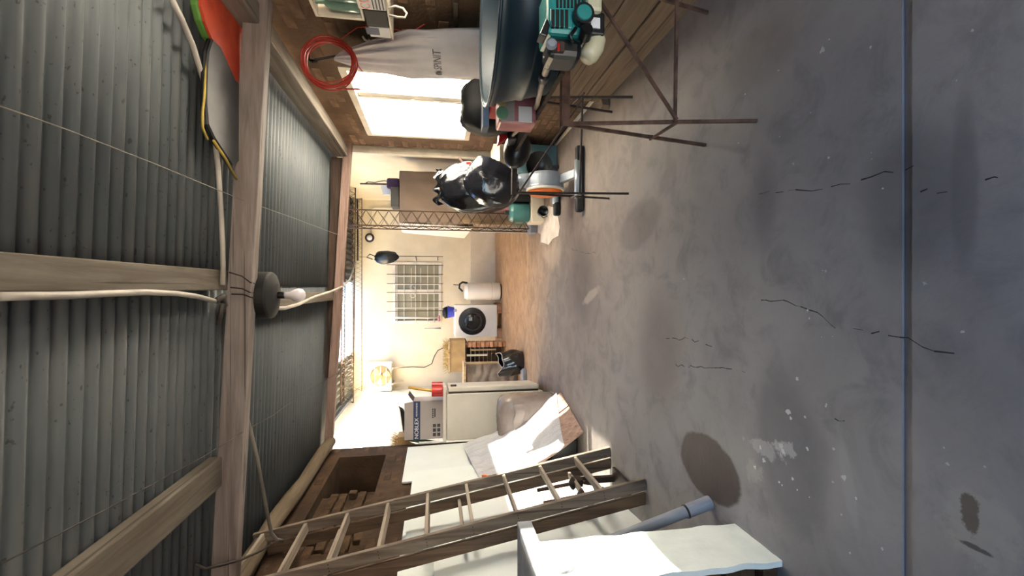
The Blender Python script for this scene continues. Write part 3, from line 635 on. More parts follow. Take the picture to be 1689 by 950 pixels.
t = MB().tube([PY(651, 607, 10.3), PY(680, 605, 10.33), PY(700, 606, 10.33), PY(712, 600, 10.33), PY(716, 588, 10.33), PY(722, 578, 10.33), PY(733, 573, 10.2)], .008, 6).build('cable', M['wire'], smooth=True); tag(t, 'thin dark cable hanging from the air conditioner', 'cable')
# washing machine
wm = thing('washing_machine', 'white front loading washing machine with a dark round door', 'washing machine', (-.672, 9.62, .1))
MB().bb((-1.0, 9.3, .1), (-.345, 9.92, .96)).build('cabinet', M['white'], wm, bevel=.015)
c = PY(779, 530, 9.3)
wdoor = MB().lathe([(.0, .03), (.19, .035), (.27, .02), (.28, .0), (0, -.002)], c, (0, -1, 0), 36).build('door', M['black'], wm, smooth=False)
MB().lathe([(0, .055), (.1, .052), (.16, .038), (.165, .034)], c, (0, -1, 0), 32).build('door_glass', pm('door_glass_dark', '2a2826', '1c1a19', .08), wdoor, smooth=True)
MB().box(c + V(-.22, -.03, 0), (.02, .02, .1)).build('door_handle', M['black'], wdoor, bevel=.004)
MB().lathe([(0, .02), (.03, .02), (.034, 0)], PY(751, 512, 9.3), (0, -1, 0), 16).build('dial', M['silver'], wm)
MB().bb((-.98, 9.296, .86), (-.75, 9.3, .93)).build('drawer_panel', M['white'], wm, bevel=.002)
for x, y in ((-.93, 9.36), (-.42, 9.36), (-.93, 9.85), (-.42, 9.85)):
    t = MB().box((x, y, .048), (.2, .11, .096)).build('brick', M['brickred'], bevel=.006); tag(t, 'brick under the ' + ('left' if x < -.6 else 'right') + ' ' + ('front' if y < 9.5 else 'rear') + ' corner of the washing machine', 'brick', 'bricks under the washing machine')
c = V(-.5, 9.62, .96); bt = thing('blue_basin', 'small blue basin with dark laundry on the washing machine', 'basin', c)
MB().lathe([(0, 0), (.1, 0), (.125, .13), (.135, .135), (.13, .14), (.118, .13), (.095, .012), (0, .012)], c, seg=24).build('basin_body', M['blue'], bt, smooth=False)
t = MB().ball(c + V(-.01, 0, .17), (.12, .12, .07), lambda d: 1 + .25 * nz(d, 3)).build('dark_laundry', M['blackm'], smooth=True); tag(t, 'dark laundry heaped in the blue basin', 'cloth')
# spin dryer
sd = thing('spin_dryer', 'white upright cylinder spin dryer beside the washing machine', 'dryer', (-.07, 9.45, 0))
MB().lathe([(0, .03), (.17, .03), (.178, .05), (.178, .70), (.172, .715), (0, .715)], (-.07, 9.45, 0), seg=32).build('drum', M['white'], sd, smooth=False, bevel=.004)
MB().lathe([(.181, .2), (.181, .21)], (-.07, 9.45, 0), seg=32).build('seam', M['cream2'], sd)
MB().lathe([(0, .715), (.165, .715), (.15, .76), (0, .775)], (-.07, 9.45, 0), seg=32).build('lid', M['white'], sd)
MB().lathe([(0, 0), (.15, 0), (.16, .03), (0, .03)], (-.07, 9.45, 0), seg=24).build('base', M['darkwood'], sd)
MB().tube([(.1, 9.4, .70), (.12, 9.38, .8), (.08, 9.36, .86), (.0, 9.36, .87), (-.07, 9.36, .8)], .02, 8).build('hose', M['black'], sd, smooth=True)
MB().tube([(.06, 9.36, .86), (.065, 9.36, .99)], .01, 6).build('hose_tip', M['black'], sd)
# brick stand, straw box
bs = thing('brick_stand', 'brick stand with an open dark hollow, straw box on it', 'brick stand', (-1.37, 8.85, 0))
ys = 8.7
for (x0_, x1_) in ((-1.03, -1.13), (-1.48, -1.6)):
    z = .003; r = 0
    while z < .76:
        MB().bb((x0_, ys + (.0 if r % 2 else .02), z), (x1_, ys + .24, z + .07)).build('brick', M['brickred'], bs, bevel=.006); z += .083; r += 1
z = .003
for r in range(9):
    for k in range(2): MB().bb((-1.145 - .165 * k, ys + .3, z), (-1.3 - .165 * k, ys + .4, z + .07)).build('brick', M['brickl'], bs, bevel=.006)
    z += .083
MB().bar((-1.18, ys + .05, .2), (-1.185, ys + .05, .69), .02, .09, (0, 1, 0)).build('upright_board', M['crate'], bs, bevel=.003)
MB().bar((-1.29, ys + .1, .36), (-1.29, ys + .1, .76), .035, .04, (0, 1, 0)).build('stick', M['frame'], bs, bevel=.003)
MB().bb((-1.6, ys, .762), (-1.0, ys + .42, .79)).build('top_board', M['darkwood'], bs, bevel=.003)
sb = thing('straw_box', 'shallow cardboard box heaped with straw on the brick stand', 'box', (-1.29, 8.9, .79))
MB().bb((-1.58, 8.68, .791), (-.99, 8.69, 1.08)).bb((-1.58, 9.09, .791), (-.99, 9.1, 1.08)).bb((-1.58, 8.69, .791), (-1.57, 9.09, 1.08)).bb((-1.0, 8.69, .791), (-.99, 9.09, 1.08)).bb((-1.57, 8.69, .791), (-1.0, 9.09, .8)).build('box_wall', M['card'], sb)
MB().bb((-1.6, 8.66, 1.075), (-.97, 8.68, 1.11)).build('rim', M['crate'], sb, bevel=.003)
mb = MB(); mb.ball((-1.29, 8.9, 1.06), (.27, .18, .09), lambda d: 1 + .2 * nz(d, 3))
for i in range(260):
    p = V(-1.29 + R.uniform(-.27, .27), 8.88 + R.uniform(-.18, .18), 1.09); mb.tube([p, p + V(R.uniform(-.08, .08), R.uniform(-.08, .06), R.uniform(.02, .13))], .0028, 3)
s_ = mb.build('straw', M['straw']); s_['kind'] = 'stuff'; tag(s_, 'straw heaped in the box on the brick stand', 'straw')
# wooden crate with grey lining
wc2 = thing('wooden_crate', 'open wooden crate lined with wavy grey fibre, behind the fridge', 'crate', (-1.5, 7.5, 0))
MB().bb((-1.62, 7.5, .0), (-1.22, 7.54, .86)).build('side_panel', M['foam'], wc2, bevel=.004)
MB().grid(lambda u, v: V(-1.6 + .38 * u, 7.49 - .03 * abs(math.sin(v * 16 + u * 3 + 2 * nz((u, v, 0), 3))), .04 + .8 * v), 8, 60).build('lining', M['foam'], wc2, smooth=True)
MB().bb((-1.64, 7.4, .86), (-1.2, 7.75, .9)).build('top_board', M['crate'], wc2, bevel=.004)
MB().bb((-1.235, 7.4, .0), (-1.205, 7.48, .86)).build('post', M['crate'], wc2, bevel=.004)
MB().bb((-1.63, 7.4, .0), (-1.6, 7.48, .86)).build('post', M['crate'], wc2, bevel=.004)
# black rubbish bag on the yard floor
def bagf(d): return (1 + .10 * nz(d, 2.2, 3) + .10 * abs(nz(d, 4, 9))) * (1 / max(.7, (abs(d.x) ** 4 + abs(d.y) ** 4 + abs(d.z) ** 4) ** .25))
g = thing('rubbish_bag', 'black rubbish bag on the yard floor beyond the fridge', 'bag', (-1.15, 7.05, 0))
def bagw(u, v):
    a = 6.2832 * u; r_ = .19 * (.86 + .14 * math.sin(min(1, v * 3) * 1.57)) * (1 - .25 * max(0, v - .55)) * (1 + .06 * v * math.sin(a * 7 + v * 3) + .10 * nz((math.cos(a), math.sin(a), v * 2), 1.6, 3))
    return V(-1.16 + r_ * math.cos(a) * 1.02 - .03 * v, 7.05 + r_ * math.sin(a) * .85, .003 + .36 * v * (1 + .12 * math.sin(a * 2 + .6) * v + .05 * math.sin(a * 5)))
MB().grid(bagw, 60, 24).build('bag_body', M['blackfilm'], g, smooth=True, solid=.004)
MB().lathe([(0, .0), (.15, 0), (.15, .02), (0, .03)], (-1.16, 7.05, .002), seg=24).build('bag_bottom', M['blackfilm'], g, smooth=True)
MB().ball((-1.17, 7.05, .2), (.14, .12, .08), lambda d: 1 + .2 * nz(d, 3)).build('rubbish', M['blackm'], g, smooth=True)
MB().tube([bagw(q / 40, 1.0) for q in range(40)], .007, 6, True).build('bag_rim', M['boxgrey'], g, smooth=True)
t = MB().box((-1.33, 6.8, .03), (.2, .2, .06), rotm('Z', 20)).build('stone_slab', M['stone'], bevel=.01); tag(t, 'flat stone on the floor between the rubbish bag and the fridge', 'stone')
# round wall lamp, conduit, hanging black helmet bag
wl_ = thing('wall_lamp', 'round wall lamp with a dark ring high on the back wall', 'lamp', PY(610, 392, 10.33))
c = PY(610, 392.5, 10.33); MB().lathe([(0, .0), (.09, 0), (.1, .04), (.07, .06), (.068, .03), (0, .03)], c, (0, -1, 0), 24).build('ring', M['rustd'], wl_, smooth=True)
MB().ball(c + V(0, -.05, 0), (.06, .05, .06)).build('globe', M['bulb'], wl_, smooth=True)
t = MB().tube([PY(612, 388, 10.33), PY(611, 352, 10.33), PY(612, 346, 10.33), PY(618, 343, 10.33), PY(655, 343, 10.33)], .02, 8).build('wall_conduit', M['cream2'], smooth=True); tag(t, 'bent conduit on the back wall running to the round lamp', 'conduit')
t = MB().tube([PY(589, 320, 10.3), PY(590, 360, 10.3), PY(590, 400, 10.3), PY(590, 430, 10.3)], .018, 6).build('wall_cable', M['wire'], smooth=True); tag(t, 'dark cable along the top of the back wall', 'cable')
hb = thing('hanging_bag', 'small black bag hanging on a cord before the back wall', 'bag', PY(634, 424, 9.15))
c = PY(634, 424.5, 9.15); MB().ball(c, (.13, .09, .27), lambda d: 1 + .12 * nz(d, 2.5, 5) - (.35 * max(0, d.z) ** 2), 28, 22, rotm('Y', -4)).build('bag_body', M['black'], hb, smooth=True)
MB().tube([c + V(.03, 0, .2), c + V(.06, 0, .27), c + V(.0, 0, .33), c + V(-.04, 0, .22)], .012, 6).build('strap', M['black'], hb, smooth=True)
MB().tube([c + V(.0, 0, .3), V(c.x + .01, 9.15, 2.86)], .004, 5).build('cord', M['wire'], hb)
mp = thing('mop', 'white handled mop with a pink head hanging before the back window', 'mop', PY(724, 524, 10.2))
MB().tube([PY(651, 524, 10.22), PY(722, 524, 10.22)], .02, 8).build('mop_handle', M['frame'], mp, smooth=True)
MB().box(PY(724, 525, 10.22), (.13, .05, .06)).build('mop_head', M['pink'], mp, bevel=.02)
t = MB().tube([PY(700, 541.5, 10.33), PY(718, 541.5, 10.33)], .007, 6).tube([PY(718, 541.5, 10.33), PY(727, 541.5, 10.33)], .014, 8).build('wall_rod', M['stone'], smooth=True); tag(t, 'thin grey rod hanging on the wall left of the back window', 'rod')
# draped cupboard
X0, X1, Y0_, Y1_, ZT = .92, 1.62, 6.55, 7.15, 1.84
dc = thing('draped_cupboard', 'tall cupboard under a brown dust sheet, standing at the right yard wall', 'cupboard', (1.27, 6.85, 0))
def drape(u, v):
    per = [(X0, Y1_), (X0, Y0_), (X1, Y0_), (X1, Y1_)]; t_ = u * 3; i = min(2, int(t_)); f = t_ - i
    x = per[i][0] + (per[i + 1][0] - per[i][0]) * f; y = per[i][1] + (per[i + 1][1] - per[i][1]) * f
    k = .012 + .045 * (.35 + v) * (.5 * math.sin(u * 30 + v * 7 + 3 * nz((u * 4, v, 2), 1)) + nz((u * 7 + v * 2, v * 3 - u * 4, 0), 1.3)); nx, ny = ((-1, 0), (0, -1), (1, 0))[i]
    return V(x + nx * k, y + ny * k, ZT - (ZT - .12) * v)
MB().grid(drape, 120, 24).build('dust_sheet', M['sheet'], dc, smooth=True)
MB().bb((X0 + .06, Y0_ + .06, .03), (X1 - .06, Y1_ - .06, ZT - .006)).build('cupboard_body', M['darkwood'], dc)
MB().grid(lambda u, v: V(X0 + (X1 - X0) * u, Y0_ + (Y1_ - Y0_) * v, ZT + .004 + .008 * nz((u * 4, v * 4, 0), 1)), 14, 14).build('sheet_top', M['sheet'], dc, smooth=True)
t = MB().bb((1.145, 6.6, ZT + .012), (1.42, 6.9, ZT + .125)).build('black_case', M['black'], bevel=.006); tag(t, 'black case on top of the draped cupboard', 'case')
t = MB().bb((1.43, 6.75, ZT + .013), (1.58, 6.95, ZT + .2)).build('purple_bag', M['purple'], bevel=.03); tag(t, 'purple bundle beside the black case on the draped cupboard', 'bundle')
t = MB().prism([PY(627, 305, 6.8), PY(643.5, 306, 6.8), PY(643.5, 321, 6.8), PY(632, 321, 6.8)], (0, .03, 0)).build('white_box', M['paper'], bevel=.003); tag(t, 'small white box standing above the purple bundle', 'box')
hr = thing('wall_rack', 'thin hanging rod with a curved wire on the right yard wall', 'rod', PY(620, 303, 7.2))
MB().tube([PY(594, 303, 7.2), PY(654, 304, 7.2)], .013, 6).build('rod', M['lattice'], hr, smooth=True)
MB().tube([PY(603, 302, 7.2), PY(607, 300, 7.2), PY(618, 301, 7.2), PY(626, 299, 7.2), PY(635, 298, 7.2), PY(646, 302, 7.2)], .007, 6).build('wire_arc', M['lattice'], hr, smooth=True)
# white boards beside the cupboard
def quad(name, pts, ex, m, label, cat='board', group=None): t = MB().prism(pts, ex).build(name, m, bevel=.004); return tag(t, label, cat, group)
quad('white_door_panel', [(.885, 6.56, 1.86), PX(664, 384, .885), PX(766, 393, .86), (.86, 6.56, .82)], (.022, 0, 0), M['white'], 'slanting white panel leaning along the side of the draped cupboard')
quad('white_shelf_board', [(.90, 6.5, 0), (.80, 6.5, 0), (.79, 6.5, .72), (.86, 6.5, .74)], (0, .025, 0), M['white'], 'narrow white board standing below the slanting panel')
quad('pale_board', [(.94, 6.4, .0), (.87, 6.4, 0), (.9, 6.4, 1.0), (.98, 6.4, 1.05)], (0, .02, .0), M['crate'], 'pale wooden board behind the lattice column')
t = MB().bb((1.02, 5.92, .62), (1.24, 6.0, 1.0)).bb((1.02, 5.92, 0), (1.05, 6.0, .62)).build('pink_bundle', M['pink'], bevel=.02)
tag(t, 'faded pink padded board behind the black bag and lattice column', 'board')
# ================================================================ RIGHT SIDE
# ---- boards on edge along the foot of the right wall
zb = 0.0
for i, (h_, y0, y1, dx, lb) in enumerate(((.18, .4, 3.53, 0, 'lowest brown plank on edge along the foot of the right wall'), (.18, .4, 3.5, .006, 'second brown plank from the floor along the right wall'), (.183, .4, 3.52, -.004, 'third brown plank from the floor along the right wall'), (.175, .4, 3.48, .004, 'topmost brown plank along the right wall, behind the tub'))):
    t = MB().bb((1.5 + dx, y0, zb), (1.54 + dx, y1, zb + h_)).build('plank', M['plank'], bevel=.004); tag(t, lb, 'plank', 'planks on edge along the right wall'); zb += h_ + .011
t = MB().box((1.47, 3.46, .03), (.1, .05, .06), rotm('Z', 25)).build('wood_wedge', M['plank'], bevel=.004); tag(t, 'small wooden wedge at the far end of the lowest plank', 'wedge')
# ---- two rusty angle-iron trestles
def trestle(loc, rz, h, mir, label, mt='rust'):
    t = thing('iron_trestle', label, 'trestle', loc, rz, 'rusty trestles on the right')
    w, d = .66, .375; m_ = d / 2
    def B(nm, a, b, ww=.014, hh=.014): return L(MB().bar(a, b, ww, hh, (0, 1, .001) if abs(V(b).z - V(a).z) > .3 else (0, 0, 1)), nm, M[mt], t)
    def ly(z): return m_ * z / h
    for x in (0, w): B('leg', (x, m_ - .006, h - .03), (x, 0, 0)); B('leg', (x, m_ + .006, h - .03), (x, d, 0))
    L(MB().bb((-.014, m_ - .018, h - .006), (w + .014, m_ + .018, h)).bb((-.014, m_ - .018, h - .036), (w + .014, m_ - .013, h - .006)), 'top_rail', M[mt], t)
    zl = .34; B('lower_rail', (-.01, ly(zl) - .015, zl), (w, ly(zl) - .015, zl), .012, .012)
    za, zb_ = (zl, h - .07) if mir else (h - .05, zl + .01); B('brace', (0, ly(za) - .029, za), (w - .03, ly(zb_) - .029, zb_), .012, .012)
    for x in (-.012, w + .012): B('stub', (x, ly(zl) - .05, zl), (x, d - ly(zl), zl), .01, .01)
    return t
trestle((.712, 1.75, 0), -.03, .81, True, 'near rusty trestle under the dark tub')
trestle((.668, 3.06, 0), -.10, .81, False, 'far dark rusty trestle behind the trimmer guard', 'rustd')
t = MB().bb((.9, 1.86, .812), (1.3, 3.34, .834)).build('bridging_board', M['darkwood'], bevel=.003); tag(t, 'dark board bridging both rusty trestles', 'board')
# ---- big tub
tb = thing('plastic_tub', 'large dark teal plastic tub on the near rusty trestle', 'tub', (1.21, 1.96, .836))
c = V(1.21, 1.96, .836)
MB().lathe([(r_, z_ * 1.2) for r_, z_ in ((0, 0), (.315, 0), (.335, .012), (.36, .10), (.366, .102), (.368, .112), (.362, .114), (.385, .205), (.398, .21), (.402, .236), (.394, .24), (.378, .232), (.352, .10), (.325, .022), (0, .014))], c, seg=64).build('tub_body', M['tub'], tb, smooth=True)
MB().tube([c + V(math.cos(q) * .399, math.sin(q) * .399, .283) for q in [i * 6.2832 / 64 for i in range(64)]], .008, 8, True).build('rim', M['tub'], tb, smooth=True)
# ---- brush cutter (string trimmer)
EY = 1.385
def E_(x, y, dy=0.0): return PY(x, y, EY + dy)
bc = thing('grass_trimmer', 'teal petrol grass trimmer lying over the trestles, engine towards the viewer', 'grass trimmer', E_(940, 50))
def ebox(mb, x0, x1, y0, y1, d0, d1):
    a = E_(x0, y0, d0); b = E_(x1, y1, d0); p = EY + d0; q = EY + d1
    return mb.bb((min(a.x, b.x), p, min(a.z, b.z)), (max(a.x, b.x), q, max(a.z, b.z)))
ebox(MB(), 903, 966, -32, 60, .0, .13).build('engine_cover', M['teal'], bc, bevel=.014)
ebox(MB(), 908, 945, 13, 47, -.006, .02).build('intake_surround', M['teal'], bc, bevel=.004)
for x in (912.5, 920, 927.5, 935): ebox(MB(), x - 2.6, x + 2.6, 15, 45, -.009, .0).build('intake_slot', M['blackm'], bc, bevel=.001)
for i in range(8): ebox(MB(), 918 + 6 * i, 921.3 + 6 * i, -20, 12, -.004, .01).build('cooling_slot', M['blackm'], bc)
c = E_(958, 31); MB().lathe([(0, .0), (.031, 0), (.033, .03), (0, .03)], c + V(0, -.004, 0), (0, -1, 0), 28).build('starter_ring', M['black'], bc)
MB().lathe([(0, .035), (.023, .034), (.0255, .028), (0, .027)], c + V(0, -.004, 0), (0, -1, 0), 28).build('starter_disc', M['teal'], bc)
ebox(MB(), 905, 962, 58, 96, .01, .12).build('crank_housing', M['black'], bc, bevel=.02)
ebox(MB(), 912, 932, 66, 84, -.004, .02).build('carburettor', M['darkwood'], bc, bevel=.003)
MB().tube([E_(921, 72, -.012), E_(921, 84, -.012)], .004, 8).build('fuel_line', M['red'], bc)
MB().lathe([(0, 0), (.017, 0), (.019, .006), (.012, .014)], E_(909, 74, .0), (0, -1, 0), 16).build('primer_bulb', M['silver'], bc)
MB().prism([E_(890, 56), E_(902, 28), E_(908, 40), E_(902, 60)], (0, .05, 0)).build('exhaust_deflector', M['black'], bc, bevel=.004)
MB().tube([E_(946, 70, -.01), E_(940, 60, -.012), E_(950, 46, -.012)], .006, 8).build('choke_lever', M['black'], bc, smooth=True)
ebox(MB(), 970, 998, 18, 58, .015, .11).build('stand_block', M['black'], bc, bevel=.006)
ebox(MB(), 975, 990, 28, 47, .010, .016).build('sticker', M['paper'], bc)
ebox(MB(), 969, 995, -30, 20, .0, .1).build('fuel_tank', M['tank'], bc, bevel=.014)
MB().tube([E_(982, 56, .05), E_(984, 66, .05), E_(980, 78, .05), E_(972, 90, .05), E_(966, 98, .05)], [.024, .03, .033, .033, .024], 14).build('fuel_tank', M['tank'], bc, smooth=True)
MB().lathe([(0, .04), (.017, .04), (.02, .034), (.02, 0), (0, 0)], E_(964, 62, .0), (.25, -1, .1), 20).build('fuel_cap', M['black'], bc)
sh = [E_(908, 98, .08), PY(900, 118, 1.62), PY(893, 141, 1.86), PY(886, 172, 2.25), PY(876, 196, 2.55), PY(862, 208, 2.72), PY(845, 223, 2.86)]
MB().tube(sh, .0125, 12).build('shaft', pm('trimmer_shaft', 'b3a694', '9a8d7c', .4, .2), bc, smooth=True)
MB().tube([E_(906, 92, .07), E_(907, 104, .09)], .02, 12).tube([PY(899, 121, 1.65), PY(896, 131, 1.76)], .02, 12).build('grip', M['black'], bc, smooth=True)
MB().tube([E_(905, 100, .08), E_(913, 106, .08), E_(918, 100, .08), E_(912, 92, .08)], .006, 6, True).build('clamp_ring', M['black'], bc, smooth=True)
g0 = PY(848, 246, 3.05)
def dome(u, v):
    a = 6.2832 * u; q = .25 + 1.3 * v; return g0 + V(.14 * math.sin(q) * math.cos(a), .10 * math.sin(q) * math.sin(a), .06 - .15 * math.cos(q) * (1 if True else 0) + .06 * math.cos(a) * v)
MB().ball(g0 + V(0, 0, -.01), (.135, .085, .105), lambda d: 1 - .25 * max(0, d.z), 30, 18, rotm('Y', 14)).build('guard', M['black'], bc, smooth=True)
MB().bar(sh[-1], g0 + V(.02, -.05, .02), .05, .06).build('gear_head', M['blackm'], bc, bevel=.01)
# ---- packages on the bridging board
pk = thing('pink_package', 'glossy pink package with two round lids behind the trimmer shaft', 'package', (.91, 2.38, .836))
MB().bb((.845, 2.31, .836), (.985, 2.45, 1.03)).build('pack_body', M['pink'], pk, bevel=.012)
MB().bb((.85, 2.303, .95), (.98, 2.309, 1.02)).build('grey_panel', M['boxgrey'], pk); MB().bb((.852, 2.303, .86), (.93, 2.309, .93)).build('pale_label', M['paper'], pk)
for px, py, m in ((827, 166, 'beige'), (828, 187, 'greenlid')): MB().lathe([(0, .016), (.03, .016), (.032, .012), (.032, 0), (0, 0)], PY(px, py, 2.302), (0, -1, 0), 22).build('round_lid', M[m], pk, label=('beige' if m == 'beige' else 'green') + ' round lid')
t = MB().bb((1.0, 2.5, .836), (1.13, 2.7, 1.05)).build('red_package', M['red'], bevel=.01); tag(t, 'dark red package under the blue board', 'package')
t = MB().prism([(.905, 2.55, 1.052), (1.28, 2.55, 1.052), (1.31, 2.55, 1.072), (1.28, 2.55, 1.088), (.905, 2.55, 1.088)], (0, .11, 0)).build('blue_board', M['navy'], bevel=.003); tag(t, 'navy blue board lying across the red package', 'board')
bb_ = thing('black_bag', 'crumpled matt black bag behind the navy board, before the window', 'bag', (1.12, 2.85, .836))
MB().ball((1.13, 2.86, 1.02), (.155, .12, .185), lambda d: bagf(d) * (1 - .12 * max(0, d.z)), 34, 22).build('bag_body', M['blackm'], bb_, smooth=True)
MB().prism([PY(762, 163, 2.8), PY(768, 150, 2.8), PY(776, 160, 2.8), PY(776, 176, 2.8)], (0, .02, 0)).build('bag_ear', M['blackm'], bb_)
rf = [PY(822, 236, 2.9), PY(824, 217, 2.9), PY(839, 219, 2.9), PY(838, 226, 2.9)]
t = MB().prism(rf, (0, .08, 0)).build('red_scoop', M['red'], bevel=.003); tag(t, 'red plastic scoop hanging at the far end of the trimmer shaft', 'scoop')
# ---- exercise bike under a black bag
xb = thing('exercise_bike', 'exercise bike with an orange and silver flywheel housing and two black feet', 'exercise bike', (1.02, 4.4, 0))
fc = V(1.05, 4.45, PY(901, 297, 4.4).z); rr = .185
MB().lathe([(0, -.045), (rr * .75, -.04), (rr * .93, -.02), (rr * .95, 0), (0, 0)], fc - V(.085, 0, 0), (1, 0, 0), 40).build('flywheel_side', M['orange'], xb, smooth=False)
MB().lathe([(0, 0), (rr * .97, 0), (rr * 1.02, .012), (rr * 1.02, .03), (rr, .04), (rr, .14), (rr * .9, .17), (0, .172)], fc - V(.085, 0, 0), (1, 0, 0), 44).build('flywheel_housing', M['silver'], xb, smooth=False, bevel=.006)
MB().lathe([(rr * 1.0, 0), (rr * 1.03, .006), (rr * 1.03, .02), (rr, .026)], fc - V(.088, 0, 0), (1, 0, 0), 44).build('housing_ring', M['white'], xb)
MB().tube([fc + V(.0, 0, .12), fc + V(.02, 0, .24), fc + V(.03, .02, .34)], [.09, .06, .035], 14).build('neck', M['silver'], xb, smooth=True)
MB().tube([(1.05, 4.45, .4), (1.06, 4.47, .75), (1.05, 4.5, 1.22)], .028, 10).build('upright', M['black'], xb)
for y, x0, x1 in ((4.06, .70, 1.31), (4.86, .79, 1.24)):
    MB().tube([(x0 + .13, y, .05), (x1 - .13, y, .05)], .036, 14).build('stabiliser_tube', M['silver'], xb, smooth=True)
    for xa, xb_ in ((x0, x0 + .15), (x1 - .15, x1)): MB().bb((xa, y - .04, .002), (xb_, y + .04, .075)).build('foot_cap', M['blackm'], xb, bevel=.02)
    MB().bb((x0 + .04, y - .025, .004), (x1 - .04, y + .03, .03)).build('base_strip', M['black'], xb, bevel=.004)
MB().bar((1.06, 4.08, .06), (1.06, 4.32, .14), .08, .06).build('frame_bar', M['silver'], xb, bevel=.006)
MB().bar((1.06, 4.55, .13), (1.04, 4.84, .07), .07, .05).build('frame_bar', M['silver'], xb, bevel=.006)
MB().bar(PY(772, 283, 4.42), PY(772, 268, 4.42), .09, .05).build('red_pad', M['red'], xb, bevel=.01)
MB().tube([PY(757, 261, 4.5), PY(774, 282, 4.45)], .012, 8).build('handle_rod', M['rust'], xb)
cbg = thing('covering_bag', 'glossy black plastic bag pulled over the top of the exercise bike', 'bag', (1.02, 4.5, .5))
def cb1(d): return min(1.12, bagf(d)) * (1 + .035 * (1 - d.z * d.z) * math.sin(math.atan2(d.y, d.x) * 9 + 3 * d.z)) * (1 - .2 * max(0, d.z - .3))
c = PY(786, 309, 4.5); MB().ball(c, (.235, .17, .40), cb1, 48, 36, rotm('Y', -4)).build('bag_body', M['blackfilm'], cbg, smooth=True)
c = PY(812, 297, 4.3); MB().ball(c, (.22, .12, .25), lambda d: min(1.14, bagf(d * 1.1 + V(.2, .1, 0))) * (1 + .03 * (1 - d.z * d.z) * math.sin(math.atan2(d.y, d.x) * 7)), 44, 30, rotm('Y', 28)).build('bag_fold', M['blackfilm'], cbg, smooth=True)
MB().grid(lambda u, v: PY(718 + 10 * v + 4 * math.sin(u * 20), 278 + 60 * u, 4.42) + V(0, .03 * math.sin(u * 14 + v * 3), .006 * math.sin(u * 23)), 24, 4).build('bag_frill', M['blackfilm'], cbg, smooth=True)
# ---- clutter at the far end of the right brick wall
t = MB().bb((1.28, 4.98, 0), (1.6, 5.3, .44)).build('teal_crate', pm('dull_teal', '55747c', '48666e', .5), bevel=.01); tag(t, 'dull teal crate at the far foot of the right brick wall', 'crate')
pn = thing('black_pan', 'black pan leaning against the dull teal crate', 'pan', (1.3, 4.9, 0))
MB().lathe([(0, .02), (.12, .0), (.15, -.06), (.155, -.06), (.125, .01), (0, .03)], (1.34, 4.93, .24), (.1, 1, .15), 28).build('pan_body', M['black'], pn, smooth=True)
MB().bar((1.34, 4.93, .12), (1.34, 4.91, .0), .03, .015, (0, 1, 0)).build('handle', M['black'], pn)
cw = thing('cream_carton', 'cream carton with an open flap on the dull teal crate', 'box', (1.45, 5.1, .44))
MB().bb((1.33, 4.98, .441), (1.58, 5.25, .72)).build('box_body', pm('cream_card', 'd2c6ae', 'c4b79c', .8), cw, bevel=.003)
MB().prism([(1.33, 4.98, .72), (1.58, 4.98, .72), (1.56, 4.9, .66), (1.35, 4.9, .66)], (0, 0, .004)).build('flap', pm('cream_card_flap', 'd8ccb4', 'cabda2', .8), cw)
t = MB().bb((1.605, 3.6, .0), (1.63, 5.4, .02)).build('floor_lath', M['frame']); tag(t, 'pale lath lying along the foot of the right wall', 'lath')
pb = MB().bb((.82, 5.56, 0), (1.3, 5.85, .17)).build('plinth', M['cream2'], bevel=.012); tag(pb, 'low pale plinth beside the lattice column', 'plinth')
tj = thing('teal_jug', 'dark teal plastic jug on the low plinth beside the lattice column', 'jug', (.96, 5.72, .17))
MB().lathe([(0, 0), (.11, 0), (.12, .02), (.12, .22), (.1, .255), (0, .26)], (.955, 5.72, .171), seg=28).build('jug_body', M['tealjug'], tj, smooth=False, bevel=.006)
MB().lathe([(0, .26), (.03, .26), (.032, .31), (0, .31)], (.955, 5.72, .171), seg=16).build('cap', M['black'], tj)
MB().tube([(.84, 5.7, .38), (.8, 5.7, .34), (.81, 5.7, .26), (.84, 5.7, .23)], .01, 8).build('handle', M['tealjug'], tj, smooth=True)
t = MB().bb((1.08, 5.62, .171), (1.2, 5.8, .44)).build('black_box', M['blackm'], bevel=.01); tag(t, 'black box beside the teal jug on the plinth', 'box')
t = MB().bb((1.21, 5.6, .171), (1.29, 5.78, .4)).build('grey_box', M['boxgrey'], bevel=.008); tag(t, 'grey box behind the exercise bike on the plinth', 'box')
pw = thing('black_pot', 'small black pot lying on the pale lime patch', 'pot', PZ(905, 348))
c = PZ(905, 348); MB().lathe([(0, .1), (.05, .1), (.065, 0), (.06, 0), (.045, .09), (0, .09)], V(c.x, c.y, .067), (0, 1, .05), 22).build('pot_body', M['black'], pw, smooth=True)
MB().tube([V(c.x - .05, c.y, .1), V(c.x - .09, c.y - .02, .07), V(c.x - .06, c.y, .02)], .006, 6).build('handle', M['black'], pw)
